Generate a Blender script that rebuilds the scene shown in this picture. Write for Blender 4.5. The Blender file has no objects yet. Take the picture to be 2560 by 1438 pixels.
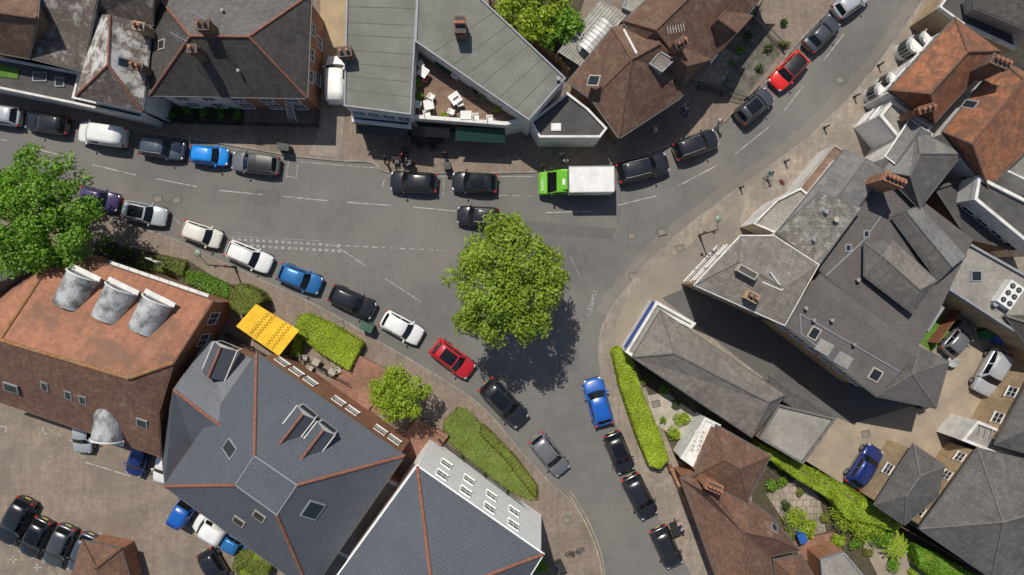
import bpy,bmesh,math,random
import numpy as np
from mathutils import Vector,Matrix
random.seed(7); rng=np.random.default_rng(7)
S=28.5;HC=60.0
def W(px,py,z=0.0):
    k=(HC-z)/HC/S
    return Vector(((px-1280)*k,(719-py)*k,z))
scn=bpy.context.scene
COL=scn.collection
# ------------------------------------------------------------ materials
def nt(name):
    m=bpy.data.materials.new(name);m.use_nodes=True
    return m,m.node_tree,m.node_tree.nodes['Principled BSDF']
def N(t,ty,ins=None,**k):
    n=t.nodes.new(ty)
    for a,v in k.items(): setattr(n,a,v)
    for a,v in (ins or {}).items(): n.inputs[a].default_value=v
    return n
def c4(c): return (c[0],c[1],c[2],1)
def noise(t,scale,lo,hi,detail=5,vec=None,a=.3,b=.7,rough=.6):
    n=N(t,'ShaderNodeTexNoise',{'Scale':scale,'Detail':detail,'Roughness':rough})
    if vec is None:
        tc=N(t,'ShaderNodeTexCoord');vec=tc.outputs['Object']
    t.links.new(vec,n.inputs['Vector'])
    r=N(t,'ShaderNodeMapRange',{'From Min':a,'From Max':b,'To Min':lo,'To Max':hi})
    t.links.new(n.outputs['Fac'],r.inputs['Value'])
    return r.outputs[0]
def scale(t,col,f):
    v=N(t,'ShaderNodeVectorMath',operation='SCALE')
    if hasattr(col,'links'): t.links.new(col,v.inputs[0])
    else: v.inputs[0].default_value=col[:3]
    t.links.new(f,v.inputs['Scale']);return v.outputs[0]
def mixc(t,f,a,b):
    m=N(t,'ShaderNodeMixRGB')
    if hasattr(f,'links'): t.links.new(f,m.inputs[0])
    else: m.inputs[0].default_value=f
    for i,x in ((1,a),(2,b)):
        if hasattr(x,'links'): t.links.new(x,m.inputs[i])
        else: m.inputs[i].default_value=c4(x)
    return m.outputs[0]
def bump(t,b,h,d=.02,s=.5):
    n=N(t,'ShaderNodeBump',{'Strength':s,'Distance':d});t.links.new(h,n.inputs['Height']);t.links.new(n.outputs[0],b.inputs['Normal'])
def plain(name,col,rough=.8,metal=0,var=.15,sc=2.0,coat=0,fine=None,dirt=None,da=.0):
    m,t,b=nt(name)
    c=scale(t,col,noise(t,sc,1-var,1+var))
    if fine: c=scale(t,c,noise(t,fine,.75,1.25,2))
    if dirt: c=mixc(t,noise(t,sc*.6,0,da,8,a=.45,b=.62),c,dirt)
    t.links.new(c,b.inputs['Base Color'])
    b.inputs['Roughness'].default_value=rough;b.inputs['Metallic'].default_value=metal
    b.inputs['Coat Weight'].default_value=coat
    return m
def tile(name,c1,c2,w=.34,h=.26,mo=.012,wv=.2,lich=None,la=.6,ls=1.2,lt=.55,rough=.85,md=.45,lich2=None,bd=.012,gr=1.0):
    m,t,b=nt(name);tc=N(t,'ShaderNodeTexCoord');md=.45+.5*md
    br=N(t,'ShaderNodeTexBrick',{'Scale':1.0,'Mortar Size':mo,'Brick Width':w,'Row Height':h,'Color1':c4(c1),'Color2':c4(c2),'Mortar':c4([x*md for x in c1]),'Mortar Smooth':.3})
    t.links.new(tc.outputs['UV'],br.inputs['Vector'])
    c=scale(t,br.outputs['Color'],noise(t,.35,1-wv,1+wv,6))
    c=scale(t,c,noise(t,2.2,1-.12*gr,1+.12*gr,4)); c=scale(t,c,noise(t,11,1-.1*gr,1+.1*gr,2))
    mp=N(t,'ShaderNodeMapping',{'Scale':(2.6,.22,1)});t.links.new(tc.outputs['UV'],mp.inputs['Vector']);c=scale(t,c,noise(t,1.0,1-.14*gr,1+.14*gr,5,vec=mp.outputs[0]))
    if lich: c=mixc(t,noise(t,ls,0,la,9,a=lt,b=lt+.12,rough=.7),c,lich)
    if lich2: c=mixc(t,noise(t,ls*2.3,0,.6,9,a=.6,b=.7,rough=.7),c,lich2)
    t.links.new(c,b.inputs['Base Color']);b.inputs['Roughness'].default_value=rough
    iv=N(t,'ShaderNodeMath',operation='SUBTRACT');iv.inputs[0].default_value=1;t.links.new(br.outputs['Fac'],iv.inputs[1])
    bump(t,b,iv.outputs[0],bd,.5)
    return m
M={}
M['slate_dark']=tile('slate_dark',(.052,.046,.041),(.075,.067,.06),lich=(.12,.11,.09),la=.4)
M['slate_grey']=tile('slate_grey',(.155,.15,.143),(.195,.188,.18),lich=(.30,.29,.26),la=.5,lich2=(.09,.08,.07))
M['slate_purple']=tile('slate_purple',(.10,.092,.088),(.135,.122,.116),lich=(.17,.16,.14),la=.4)
M['slate_weather']=tile('slate_weather',(.095,.072,.062),(.14,.112,.098),lich=(.4,.38,.35),la=.75,ls=.9,lt=.53,lich2=(.3,.28,.25))
M['slate_lichen']=tile('slate_lichen',(.13,.115,.10),(.19,.17,.152),lich=(.33,.31,.28),la=.75,ls=1.5,lt=.5,lich2=(.42,.4,.37))
M['slate_white']=tile('slate_white',(.12,.094,.08),(.19,.155,.135),lich=(.6,.58,.55),la=.9,ls=.8,lt=.44,lich2=(.12,.09,.07))
M['slate_blue']=tile('slate_blue',(.082,.091,.109),(.090,.10,.119),w=.4,h=.3,wv=.08,rough=.7,md=.15,gr=.35,bd=.006)
M['slate_bluelight']=tile('slate_bluelight',(.13,.14,.155),(.15,.16,.178),w=.4,h=.3,wv=.1,rough=.65,gr=.4,bd=.006)
M['slate_brown']=tile('slate_brown',(.165,.142,.124),(.215,.188,.167),lich=(.30,.27,.22),la=.5,lich2=(.095,.08,.07))
M['slate_mid']=tile('slate_mid',(.098,.09,.084),(.125,.116,.108),lich=(.19,.175,.145),la=.5)
M['roof_brown_smooth']=tile('roof_brown_smooth',(.108,.095,.09),(.12,.106,.10),w=3.2,h=.22,mo=.012,wv=.14,lich=(.08,.07,.066),la=.5,ls=.5,gr=.6,bd=.006)
M['tile_brown']=tile('tile_brown',(.115,.062,.042),(.165,.095,.066),w=.25,h=.18,lich=(.23,.165,.115),la=.55,wv=.25,lt=.52,lich2=(.07,.042,.03))
M['tile_redbrown']=tile('tile_redbrown',(.135,.07,.046),(.20,.107,.072),w=.25,h=.18,lich=(.29,.22,.14),la=.5,lich2=(.075,.05,.038))
M['tile_orange']=tile('tile_orange',(.32,.14,.08),(.38,.17,.10),w=.22,h=.15,mo=.009,lich=(.17,.098,.068),la=.75,ls=.3,lt=.47,lich2=(.22,.17,.11),md=.6)
M['tile_rust']=tile('tile_rust',(.24,.092,.047),(.36,.15,.074),w=.25,h=.18,lich=(.12,.067,.045),la=.8,ls=1.0,lt=.46,lich2=(.4,.25,.13))
M['brick_red']=tile('brick_red',(.27,.125,.07),(.35,.17,.095),w=.23,h=.075,mo=.008,md=1.1,bd=.004)
M['brick_brown']=tile('brick_brown',(.15,.09,.06),(.20,.125,.085),w=.23,h=.075,mo=.008,md=1.1,bd=.004)
M['brick_yellow']=tile('brick_yellow',(.36,.26,.155),(.44,.33,.2),w=.23,h=.075,mo=.008,md=1.1,bd=.004)
M['render_white']=plain('render_white',(.68,.66,.62),.8,var=.1,dirt=(.3,.28,.25),da=.35)
M['facade_white']=plain('facade_white',(.9,.89,.86),.75,var=.04,dirt=(.7,.68,.64),da=.3)
M['render_cream']=plain('render_cream',(.42,.38,.31),.85,var=.15,dirt=(.22,.19,.15),da=.4)
M['felt']=plain('felt',(.185,.183,.155),.95,var=.16,sc=.5,fine=14,dirt=(.125,.125,.11),da=.6)
M['felt_seam']=plain('felt_seam',(.145,.142,.123),.95,var=.16)
M['felt_dark']=plain('felt_dark',(.065,.062,.06),.9,var=.2,sc=.7,fine=10,dirt=(.12,.11,.10),da=.5)
M['felt_light']=plain('felt_light',(.27,.25,.22),.95,var=.2,sc=.6,fine=10,dirt=(.15,.14,.125),da=.6)
M['ridge_red']=plain('ridge_red',(.25,.10,.06),.85,var=.3,sc=4)
M['ridge_brown']=plain('ridge_brown',(.14,.075,.05),.85,var=.3,sc=4)
M['ridge_orange']=plain('ridge_orange',(.3,.14,.055),.9,var=.35,sc=3,dirt=(.22,.17,.09),da=.7)
M['ridge_grey']=plain('ridge_grey',(.14,.13,.12),.85,var=.3,sc=4)
M['white_paint']=plain('white_paint',(.72,.71,.68),.55,var=.07,dirt=(.45,.43,.4),da=.35)
M['lead']=plain('lead',(.25,.26,.275),.6,var=.15)
M['gutter_grey']=plain('gutter_grey',(.10,.098,.095),.6)
M['gutter_dark']=plain('gutter_dark',(.03,.03,.03),.5)
M['pot']=plain('pot',(.33,.14,.075),.85,var=.25,sc=5)
M['black_metal']=plain('black_metal',(.02,.02,.022),.5,var=.2)
M['steel']=plain('steel',(.35,.36,.37),.4,metal=.7)
M['glass']=plain('window_glass',(.02,.025,.03),.08,var=.1)
M['glass_pale']=plain('canopy_glass',(.34,.325,.29),.3,var=.25,sc=1.5,dirt=(.14,.13,.11),da=.7)
M['polycarb']=plain('polycarbonate',(.5,.5,.47),.3,var=.2,sc=2,dirt=(.25,.24,.21),da=.6)
M['zinc']=plain('zinc',(.42,.43,.43),.55,metal=.1,var=.2,sc=1.5,dirt=(.07,.07,.065),da=.85)
M['yellow']=plain('yellow_sheet',(.8,.5,.01),.6,var=.15,sc=1,dirt=(.5,.3,.02),da=.5)
M['yellow_shadow']=plain('yellow_shadow',(.25,.15,.01),.7,var=.2)  # shadow tone for the zig-zag rods on the yellow canopy
M['wood_deck']=tile('wood_deck',(.18,.11,.075),(.26,.17,.12),w=2.2,h=.16,mo=.012,md=.1)
M['wood_fence']=tile('wood_fence',(.12,.075,.045),(.17,.11,.07),w=.15,h=2.5,mo=.01,md=.4)
M['green_awning']=plain('green_awning',(.01,.05,.04),.8)
M['soil']=plain('soil',(.075,.055,.038),.95,var=.4,sc=3,fine=8,dirt=(.05,.07,.02),da=.6)
M['turf']=plain('turf',(.08,.17,.02),.95,var=.3,sc=3,fine=12)
M['gravel']=plain('gravel',(.32,.26,.19),.95,var=.15,sc=.7,fine=18,dirt=(.23,.195,.155),da=.7)
M['gravel_gold']=plain('gravel_gold',(.38,.28,.17),.95,var=.15,sc=.7,fine=18,dirt=(.27,.21,.15),da=.5)
M['gravel_grey']=plain('gravel_grey',(.13,.12,.10),.95,var=.35,sc=2,fine=14,dirt=(.07,.065,.04),da=.8)
M['marking']=plain('road_paint',(.40,.39,.37),.8,var=.2,sc=3,dirt=(.17,.165,.155),da=.9)
M['marking_mid']=plain('worn_road_paint',(.34,.33,.315),.85,var=.2,sc=4,dirt=(.16,.155,.15),da=.9)
M['marking_faint']=plain('faint_road_paint',(.27,.265,.255),.85,var=.2,sc=4,dirt=(.16,.155,.15),da=.9)
M['marking_yellow']=plain('yellow_road_paint',(.42,.34,.19),.8,var=.2,sc=3,dirt=(.2,.18,.14),da=.8)
M['kerb']=tile('kerb_stone',(.22,.195,.17),(.27,.24,.21),w=.9,h=.5,mo=.015)
def asphalt(name,base,tan,ta):
    m,t,b=nt(name)
    c=scale(t,base,noise(t,.09,.80,1.18,6)); c=scale(t,c,noise(t,.8,.91,1.09,6)); c=scale(t,c,noise(t,22,.80,1.20,2))
    c=mixc(t,noise(t,.13,0,ta,7,a=.45,b=.64),c,tan)
    c=mixc(t,noise(t,1.3,0,.35,8,a=.6,b=.72),c,[x*.6 for x in base])
    c=mixc(t,noise(t,5,0,.5,4,a=.66,b=.72),c,[x*.5 for x in base])
    tc=N(t,'ShaderNodeTexCoord');v=N(t,'ShaderNodeTexVoronoi',{'Scale':.16},feature='DISTANCE_TO_EDGE');
    nz=N(t,'ShaderNodeTexNoise',{'Scale':.7,'Detail':5});mx=N(t,'ShaderNodeVectorMath',operation='SCALE');mx.inputs['Scale'].default_value=2.5
    t.links.new(tc.outputs['Object'],nz.inputs['Vector']);t.links.new(nz.outputs['Color'],mx.inputs[0])
    ad=N(t,'ShaderNodeVectorMath',operation='ADD');t.links.new(tc.outputs['Object'],ad.inputs[0]);t.links.new(mx.outputs[0],ad.inputs[1]);t.links.new(ad.outputs[0],v.inputs['Vector'])
    r=N(t,'ShaderNodeMapRange',{'From Min':0,'From Max':.006,'To Min':.35,'To Max':0});t.links.new(v.outputs['Distance'],r.inputs['Value'])
    c=mixc(t,r.outputs[0],c,[x*.5 for x in base])
    t.links.new(c,b.inputs['Base Color']);b.inputs['Roughness'].default_value=.9
    return m
M['asphalt']=asphalt('asphalt',(.143,.136,.127),(.20,.18,.156),.6)
M['asphalt_dark']=asphalt('asphalt_dark',(.10,.096,.092),(.13,.12,.11),.4)
M['asphalt_patch']=asphalt('asphalt_patch',(.128,.122,.116),(.15,.138,.125),.4)
M['asphalt_old']=asphalt('asphalt_old',(.20,.176,.15),(.27,.225,.175),.9)
M['asphalt_dust']=asphalt('asphalt_dust',(.175,.158,.138),(.21,.19,.16),.9)
M['paving']=tile('paving',(.195,.15,.116),(.245,.193,.15),w=.22,h=.11,mo=.01,wv=.2,lich=(.155,.128,.104),la=.6,ls=.4,md=.65,bd=.004,lich2=(.1,.085,.07))
M['paving_tan']=tile('paving_tan',(.245,.202,.16),(.295,.248,.2),w=.45,h=.45,mo=.012,wv=.2,lich=(.195,.168,.14),la=.8,ls=.3,lt=.48,md=.75,bd=.004,lich2=(.14,.12,.10))
M['paving_park']=tile('paving_park',(.215,.17,.13),(.27,.215,.165),w=.22,h=.11,mo=.01,wv=.25,lich=(.17,.138,.11),la=.7,ls=.3,lt=.48,md=.6,bd=.004,lich2=(.12,.098,.078))
M['patio']=tile('patio',(.26,.215,.17),(.33,.275,.22),w=.6,h=.6,mo=.03,wv=.25,md=.3,lich=(.13,.115,.08),la=.7)
M['brick_path']=tile('brick_path',(.25,.125,.083),(.32,.17,.115),w=.22,h=.11,mo=.01,wv=.25,md=.5,lich=(.16,.1,.075),la=.6)
def leafmat(name,a,b2,tr=.3):
    m,t,b=nt(name);g=N(t,'ShaderNodeNewGeometry')
    c=mixc(t,g.outputs['Random Per Island'],a,b2); c=scale(t,c,noise(t,.6,.8,1.2,3))
    t.links.new(c,b.inputs['Base Color']);b.inputs['Roughness'].default_value=.55
    tb=N(t,'ShaderNodeBsdfTranslucent');t.links.new(c,tb.inputs['Color'])
    mx=N(t,'ShaderNodeMixShader',{0:tr});t.links.new(b.outputs[0],mx.inputs[1]);t.links.new(tb.outputs[0],mx.inputs[2])
    t.links.new(mx.outputs[0],t.nodes['Material Output'].inputs['Surface']);return m
M['leaf_main']=leafmat('leaf_main',(.15,.25,.015),(.31,.41,.03),.25)
M['leaf_green']=leafmat('leaf_green',(.10,.235,.012),(.20,.38,.022),.3)
M['leaf_lime']=leafmat('leaf_lime',(.22,.34,.016),(.36,.46,.028))
M['leaf_hedge']=leafmat('leaf_hedge',(.27,.37,.015),(.36,.45,.022),.2)
M['leaf_grass']=leafmat('leaf_grass',(.17,.21,.035),(.26,.28,.055),.2)
M['leaf_dark']=leafmat('leaf_dark',(.03,.07,.012),(.08,.13,.02))
M['leaf_olive']=leafmat('leaf_olive',(.14,.18,.025),(.25,.26,.05))
M['leaf_red']=leafmat('leaf_red',(.3,.03,.05),(.35,.14,.16))
M['core']=plain('foliage_core',(.03,.05,.01),.95,var=.4)
M['core_lime']=plain('hedge_core',(.13,.19,.012),.95,var=.3,fine=10)
M['bark']=plain('bark',(.1,.075,.055),.95,var=.3,sc=6)
M['skin']=plain('skin',(.5,.3,.22),.6)
M['tyre']=plain('tyre',(.015,.015,.015),.85)
M['carglass']=plain('car_glass',(.008,.010,.013),.06,var=.1)
M['red_light']=plain('red_light',(.5,.01,.01),.25)
M['head_light']=plain('head_light',(.5,.52,.55),.15,metal=.3)
M['plate']=plain('plate',(.7,.6,.15),.5)
M['trim']=plain('black_trim',(.012,.012,.013),.4)
_cm={}
def cmat(col,rough=.8,metal=0,coat=0,kind='painted'):
    k=(tuple(col),rough,metal,coat)
    if k not in _cm: _cm[k]=plain('%s_%d'%(kind,len(_cm)),col,rough,metal,.05,1.5,coat)
    return _cm[k]
# ------------------------------------------------------------ object helpers
ORG={}
def mk(name,V,F,mats,parent=None,mi=None,smooth=False,org=None):
    o=org if org is not None else (ORG.get(parent.name,Vector((0,0,0))) if parent else Vector((0,0,0)))
    me=bpy.data.meshes.new(name)
    me.from_pydata([tuple(Vector(v)-o) for v in V],[],F)
    for m in mats: me.materials.append(M[m] if isinstance(m,str) else m)
    if mi: me.polygons.foreach_set('material_index',mi)
    if smooth: me.polygons.foreach_set('use_smooth',[True]*len(me.polygons))
    me.update()
    if len(F)<6000: setuv(me)
    ob=bpy.data.objects.new(name,me);COL.objects.link(ob)
    if parent: ob.parent=parent
    elif org is not None: ob.location=o
    ORG[ob.name]=o
    return ob
def setuv(me):
    uv=me.uv_layers.new(name='UVMap');Z=Vector((0,0,1))
    for p in me.polygons:
        n=p.normal.copy()
        if n.z<0:n=-n
        h=Z.cross(n)
        h=Vector((1,0,0)) if h.length<.08 else h.normalized()
        v=n.cross(h)
        for li in p.loop_indices:
            co=me.vertices[me.loops[li].vertex_index].co
            uv.data[li].uv=(co.dot(h),co.dot(v))
def thing(name,label,cat,loc,group=None,rot=0):
    e=bpy.data.objects.new(name,None);e.empty_display_size=.3;COL.objects.link(e)
    e.location=loc;e.rotation_euler=(0,0,rot);e['label']=label;e['category']=cat
    if group:e['group']=group
    ORG[e.name]=Vector(loc);return e
def struct(ob): ob['kind']='structure';return ob
def box(c,sx,sy,sz,rot=0):
    c=Vector(c);R=Matrix.Rotation(rot,3,'Z');V=[]
    for z in(-.5,.5):
        for x,y in((-.5,-.5),(.5,-.5),(.5,.5),(-.5,.5)): V.append(c+R@Vector((x*sx,y*sy,z*sz)))
    return V,[(0,3,2,1),(4,5,6,7),(0,1,5,4),(1,2,6,5),(2,3,7,6),(3,0,4,7)]
def join(parts):
    V=[];F=[];MI=[]
    for p in parts:
        o=len(V);V+=list(p[0]);F+=[tuple(i+o for i in f) for f in p[1]];MI+=[p[2] if len(p)>2 else 0]*len(p[1])
    return V,F,MI
def cyl(p0,p1,r0,r1=None,n=8):
    r1=r0 if r1 is None else r1;p0=Vector(p0);p1=Vector(p1);d=(p1-p0).normalized()
    a=d.cross(Vector((0,0,1)) if abs(d.z)<.9 else Vector((1,0,0))).normalized();b=d.cross(a)
    V=[];
    for p,r in((p0,r0),(p1,r1)):
        for i in range(n):
            t=2*math.pi*i/n;V.append(p+(a*math.cos(t)+b*math.sin(t))*r)
    F=[(i,(i+1)%n,n+(i+1)%n,n+i) for i in range(n)]+[tuple(range(n))[::-1],tuple(range(n,2*n))]
    return V,F
def ell(c,rx,ry,rz,n=8,m=5,rot=0):
    c=Vector(c);R=Matrix.Rotation(rot,3,'Z');V=[c+Vector((0,0,-rz))];F=[]
    for j in range(1,m):
        ph=math.pi*j/m-math.pi/2
        for i in range(n):
            t=2*math.pi*i/n;V.append(c+R@Vector((rx*math.cos(ph)*math.cos(t),ry*math.cos(ph)*math.sin(t),rz*math.sin(ph))))
    V.append(c+Vector((0,0,rz)))
    for i in range(n):
        F.append((0,1+(i+1)%n,1+i));F.append((len(V)-1,1+(m-2)*n+i,1+(m-2)*n+(i+1)%n))
        for j in range(m-2): F.append((1+j*n+i,1+j*n+(i+1)%n,1+(j+1)*n+(i+1)%n,1+(j+1)*n+i))
    return V,F
def ccw(P):
    a=sum(P[i-1].x*P[i].y-P[i].x*P[i-1].y for i in range(len(P)))
    return a>0
def offs(P,d):
    R=[];n=len(P)
    for i in range(n):
        e1=P[i]-P[i-1];e2=P[(i+1)%n]-P[i]
        n1=Vector((e1.y,-e1.x,0)).normalized();n2=Vector((e2.y,-e2.x,0)).normalized()
        m=(n1+n2)/max(.35,1+n1.dot(n2));R.append(P[i]+m*d)
    return R
def sheet(name,pts,z,mat,raw=False):
    P=[Vector((p[0],p[1],z)) if raw else W(p[0],p[1],z) for p in pts]
    if not ccw(P):P.reverse()
    return struct(mk(name,P,[tuple(range(len(P)))],[mat]))
def smoothline(pts,n=5):
    P=[Vector((p[0],p[1])) for p in pts];out=[]
    for i in range(len(P)-1):
        a=P[max(i-1,0)];b=P[i];c=P[i+1];d=P[min(i+2,len(P)-1)]
        for k in range(n):
            t=k/n;out.append(.5*((2*b)+(c-a)*t+(2*a-5*b+4*c-d)*t*t+(3*b-a-3*c+d)*t**3))
    out.append(P[-1]);return [(p.x,p.y) for p in out]
def ribbon(pts,w,z,h=0,wob=0):
    P=[W(p[0],p[1],0) for p in pts];V=[];F=[]
    for i,p in enumerate(P):
        d=(P[min(i+1,len(P)-1)]-P[max(i-1,0)]).normalized();ww=w*(1+wob*random.uniform(-1,1));nn=Vector((-d.y,d.x,0))*ww/2
        V+=[Vector((p.x+nn.x,p.y+nn.y,z)),Vector((p.x-nn.x,p.y-nn.y,z))]
        if h: V+=[Vector((p.x+nn.x,p.y+nn.y,z-h)),Vector((p.x-nn.x,p.y-nn.y,z-h))]
    k=4 if h else 2
    for i in range(len(P)-1):
        a=i*k;b=a+k
        F.append((a,a+1,b+1,b))
        if h: F+=[(a+2,a,b,b+2),(a+1,a+3,b+3,b+1)]
    if h:
        F+=[(0,2,3,1),(len(V)-4,len(V)-3,len(V)-1,len(V)-2)]
    return V,F
# ------------------------------------------------------------ buildings
class B: pass
def walls(b,P,base,wm,batter=0):
    n=len(P);Q=[Vector((p.x,p.y,base)) for p in (offs(P,batter) if batter else P)];F=[(i,(i+1)%n,n+(i+1)%n,n+i) for i in range(n)]
    b.Q=Q;b.wall=mk('wall',Q+P,F,[wm],b.e)
def bld(name,label,V,out,faces,rm,wm,ridges=(),rdm='ridge_red',gut='gutter_grey',base=0,cat='house',inset=.3,group=None,rw=.13,batter=0):
    b=B();b.V=[W(*v) for v in V];O=[b.V[i] for i in out]
    if not ccw(O): out=out[::-1];O.reverse()
    c=sum(O,Vector())/len(O);b.e=thing(name,label,cat,(c.x,c.y,base),group)
    b.P=offs(O,-inset)
    for p in b.P:p.z-=.05
    walls(b,b.P,base,wm,batter);b.faces=[];b.n=[];b.batter=batter
    VV=list(b.V);F=[];mi=[]
    rml=rm if isinstance(rm,(list,tuple)) else [rm]
    for k,f in enumerate(faces):
        p=[b.V[i] for i in f];nn=Vector()
        for i in range(len(p)):nn+=p[i-1].cross(p[i])
        nn.normalize()
        if nn.z<0: f=tuple(reversed(f));nn=-nn
        F.append(tuple(f));mi.append(min(k,len(rml)-1));b.faces.append((p[0],nn))
    o=len(VV);VV+=[p-Vector((0,0,.16)) for p in O];n=len(O);g=len(rml)
    for i in range(n): F.append((o+i,o+(i+1)%n,out[(i+1)%n],out[i]));mi.append(g)
    b.roof=mk('roof',VV,F,rml+[gut],b.e,mi)
    G=offs(O,.09);L=[p-Vector((0,0,.05)) for p in O]+[p-Vector((0,0,.05)) for p in G]+[p-Vector((0,0,.15)) for p in G]
    mk('gutter',L,[(i,(i+1)%n,n+(i+1)%n,n+i) for i in range(n)]+[(n+i,n+(i+1)%n,2*n+(i+1)%n,2*n+i) for i in range(n)],[gut],b.e)
    for r in ridges:
        ps=[];a,c2=b.V[r[0]],b.V[r[1]];L0=(c2-a).length;k=max(1,int(L0/.45))
        for i in range(k):
            p=a.lerp(c2,i/k);q=a.lerp(c2,(i+1.04)/k);ps.append(cyl(p,q,rw*.88,rw,8))
        v,f,_=join(ps);mk('ridge_tiles',v,f,[rdm],b.roof,smooth=False)
    return b
def flat(name,label,pts,z,rm,wm,par=.3,pm='render_white',base=0,cat='building',pw=.25):
    b=B();b.batter=0;O=[W(p[0],p[1],z) for p in pts]
    if not ccw(O):O.reverse()
    c=sum(O,Vector())/len(O);b.e=thing(name,label,cat,(c.x,c.y,base));n=len(O)
    b.P=offs(O,-.04);walls(b,[p-Vector((0,0,.1)) for p in b.P],base,wm)
    I=offs(O,-pw);up=Vector((0,0,par))
    b.roof=mk('roof',[p-Vector((0,0,.03)) for p in O]+[],[tuple(range(n))],[rm],b.e)
    V=[p-Vector((0,0,.25)) for p in O]+[p+up for p in O]+[p+up for p in I]+[p-Vector((0,0,.02)) for p in I]
    F=[]
    for i in range(n):
        j=(i+1)%n;F+=[(i,j,n+j,n+i),(n+i,n+j,2*n+j,2*n+i),(2*n+i,2*n+j,3*n+j,3*n+i)]
    mk('parapet',V,F,[pm],b.e);b.faces=[(O[0],Vector((0,0,1)))]
    return b
def hit(b,fi,px,py):
    p0,n=b.faces[fi];o=Vector((0,0,HC));d=W(px,py,0)-o
    return o+d*((p0-o).dot(n)/d.dot(n)),n
def skylight(b,fi,px,py,w=.9,h=1.2,rot=0,fm='lead',gm='glass',open_=False):
    p,n=hit(b,fi,px,py);hh=Vector((0,0,1)).cross(n);hh=Vector((1,0,0)) if hh.length<.05 else hh.normalized();v=n.cross(hh)
    if rot: R=Matrix.Rotation(rot,3,n);hh=R@hh;v=R@v
    def rect(w,h,a,z0,z1):
        c=[(-w/2,-h/2),(w/2,-h/2),(w/2,h/2),(-w/2,h/2)]
        return [p+hh*x+v*y+n*z0 for x,y in c]+[p+hh*x+v*y+n*z1 for x,y in c],[(4,5,6,7),(0,1,5,4),(1,2,6,5),(2,3,7,6),(3,0,4,7)],a
    V,F,mi=join([rect(w,h,0,-.05,.08),rect(w-.2,h-.2,1,0,.1)])
    mk('skylight',V,F,[fm,gm],b.roof,mi)
def vent(b,fi,px,py,r=.09,m='lead'):
    p,n=hit(b,fi,px,py);V,F,_=join([cyl(p-Vector((0,0,.1)),p+Vector((0,0,.4)),r,r,8),cyl(p+Vector((0,0,.4)),p+Vector((0,0,.46)),r*1.5,r*1.5,8)]);mk('vent_pipe',V,F,[m],b.roof)
def flash(b,fi,p,q,w=.07,m='lead'):
    a,n=hit(b,fi,*p);c,n=hit(b,fi,*q);V,F=cyl(a+n*.02,c+n*.02,w,n=6);mk('flashing',V,F,[m],b.roof)
def seams(b,a,c,k,w=.05,m='felt_seam'):
    z=b.faces[0][0].z
    for i in range(1,k):
        u=i/k+random.uniform(-.02,.02);p=W(*a[0],z-.02).lerp(W(*a[1],z-.02),u);q=W(*c[0],z-.02).lerp(W(*c[1],z-.02),u);d=q-p
        V,F=box((p+q)/2,d.length,w,.02,math.atan2(d.y,d.x));mk('felt_seam',V,F,[m],b.roof)
def chimney(b,px,py,zt,w=.9,d=.6,rot=0,pots=2,mat='brick_red',hgt=2.6):
    c=W(px,py,zt);v=[box(c-Vector((0,0,hgt/2)),w,d,hgt,rot),box(c+Vector((0,0,.06)),w+.12,d+.12,.14,rot),box(c-Vector((0,0,.35)),w+.1,d+.1,.12,rot)]
    V,F,_=join(v);ch=mk('chimney',V,F,[mat],b.roof);R=Matrix.Rotation(rot,3,'Z')
    V,F=box(c+Vector((0,0,.145)),w-.1,d-.1,.03,rot);mk('chimney_cap',V,F,['felt_dark'],ch)
    for i in range(pots):
        o=R@Vector(((i-(pots-1)/2)*(w/max(pots,1)),0,.14));q=c+o
        V,F,_=join([cyl(q,q+Vector((0,0,.4)),.12,.1,10),cyl(q+Vector((0,0,.36)),q+Vector((0,0,.44)),.12,.12,10)])
        pt=mk('chimney_pot',V,F,['pot'],ch)
def aerial(b,px,py,z,rot=0):
    c=W(px,py,z);R=Matrix.Rotation(rot,3,'Z');ps=[cyl(c-Vector((0,0,1.8)),c,.025),cyl(c-R@Vector((.7,0,0)),c+R@Vector((.7,0,0)),.022)]
    for i in range(7):
        q=c+R@Vector((-.6+i*.2,0,0));ps.append(cyl(q-R@Vector((0,.28,0)),q+R@Vector((0,.28,0)),.015,n=5))
    V,F,_=join(ps);mk('television_aerial',V,F,['steel'],b.roof)
def win(b,ei,t,z,w=1.0,h=1.3,fm='white_paint',name='window',gm='glass',bars=1,f=.055):
    P=b.P;n=len(P);a=P[ei%n];c=P[(ei+1)%n];d=Vector((c.x-a.x,c.y-a.y,0));L=d.length;d.normalize();nn=Vector((d.y,-d.x,0))
    o=Vector((a.x,a.y,0))+d*(L*t)+nn*(b.batter*(1-z/a.z));o.z=z;up=Vector((0,0,1))-nn*(b.batter/a.z)
    def rb(x0,x1,z0,z1,y0,y1,m):
        V=[o+d*x+nn*y+up*zz for zz in(z0,z1) for x,y in((x0,y0),(x1,y0),(x1,y1),(x0,y1))]
        return V,[(0,3,2,1),(4,5,6,7),(0,1,5,4),(1,2,6,5),(2,3,7,6),(3,0,4,7)],m
    ps=[rb(-w/2,w/2,-h/2,h/2,-.02,.03,1),rb(-w/2-f,-w/2,-h/2,h/2,-.02,.07,0),rb(w/2,w/2+f,-h/2,h/2,-.02,.07,0),rb(-w/2-f,w/2+f,h/2,h/2+f,-.02,.075,0),rb(-w/2-.1,w/2+.1,-h/2-f,-h/2,-.02,.14,0)]
    if bars: ps+=[rb(-.02,.02,-h/2,h/2,.03,.05,0),rb(-w/2,w/2,-.02,.02,.03,.055,0)]
    V,F,mi=join(ps);mk(name,V,F,[fm,gm],b.wall,mi)
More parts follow.
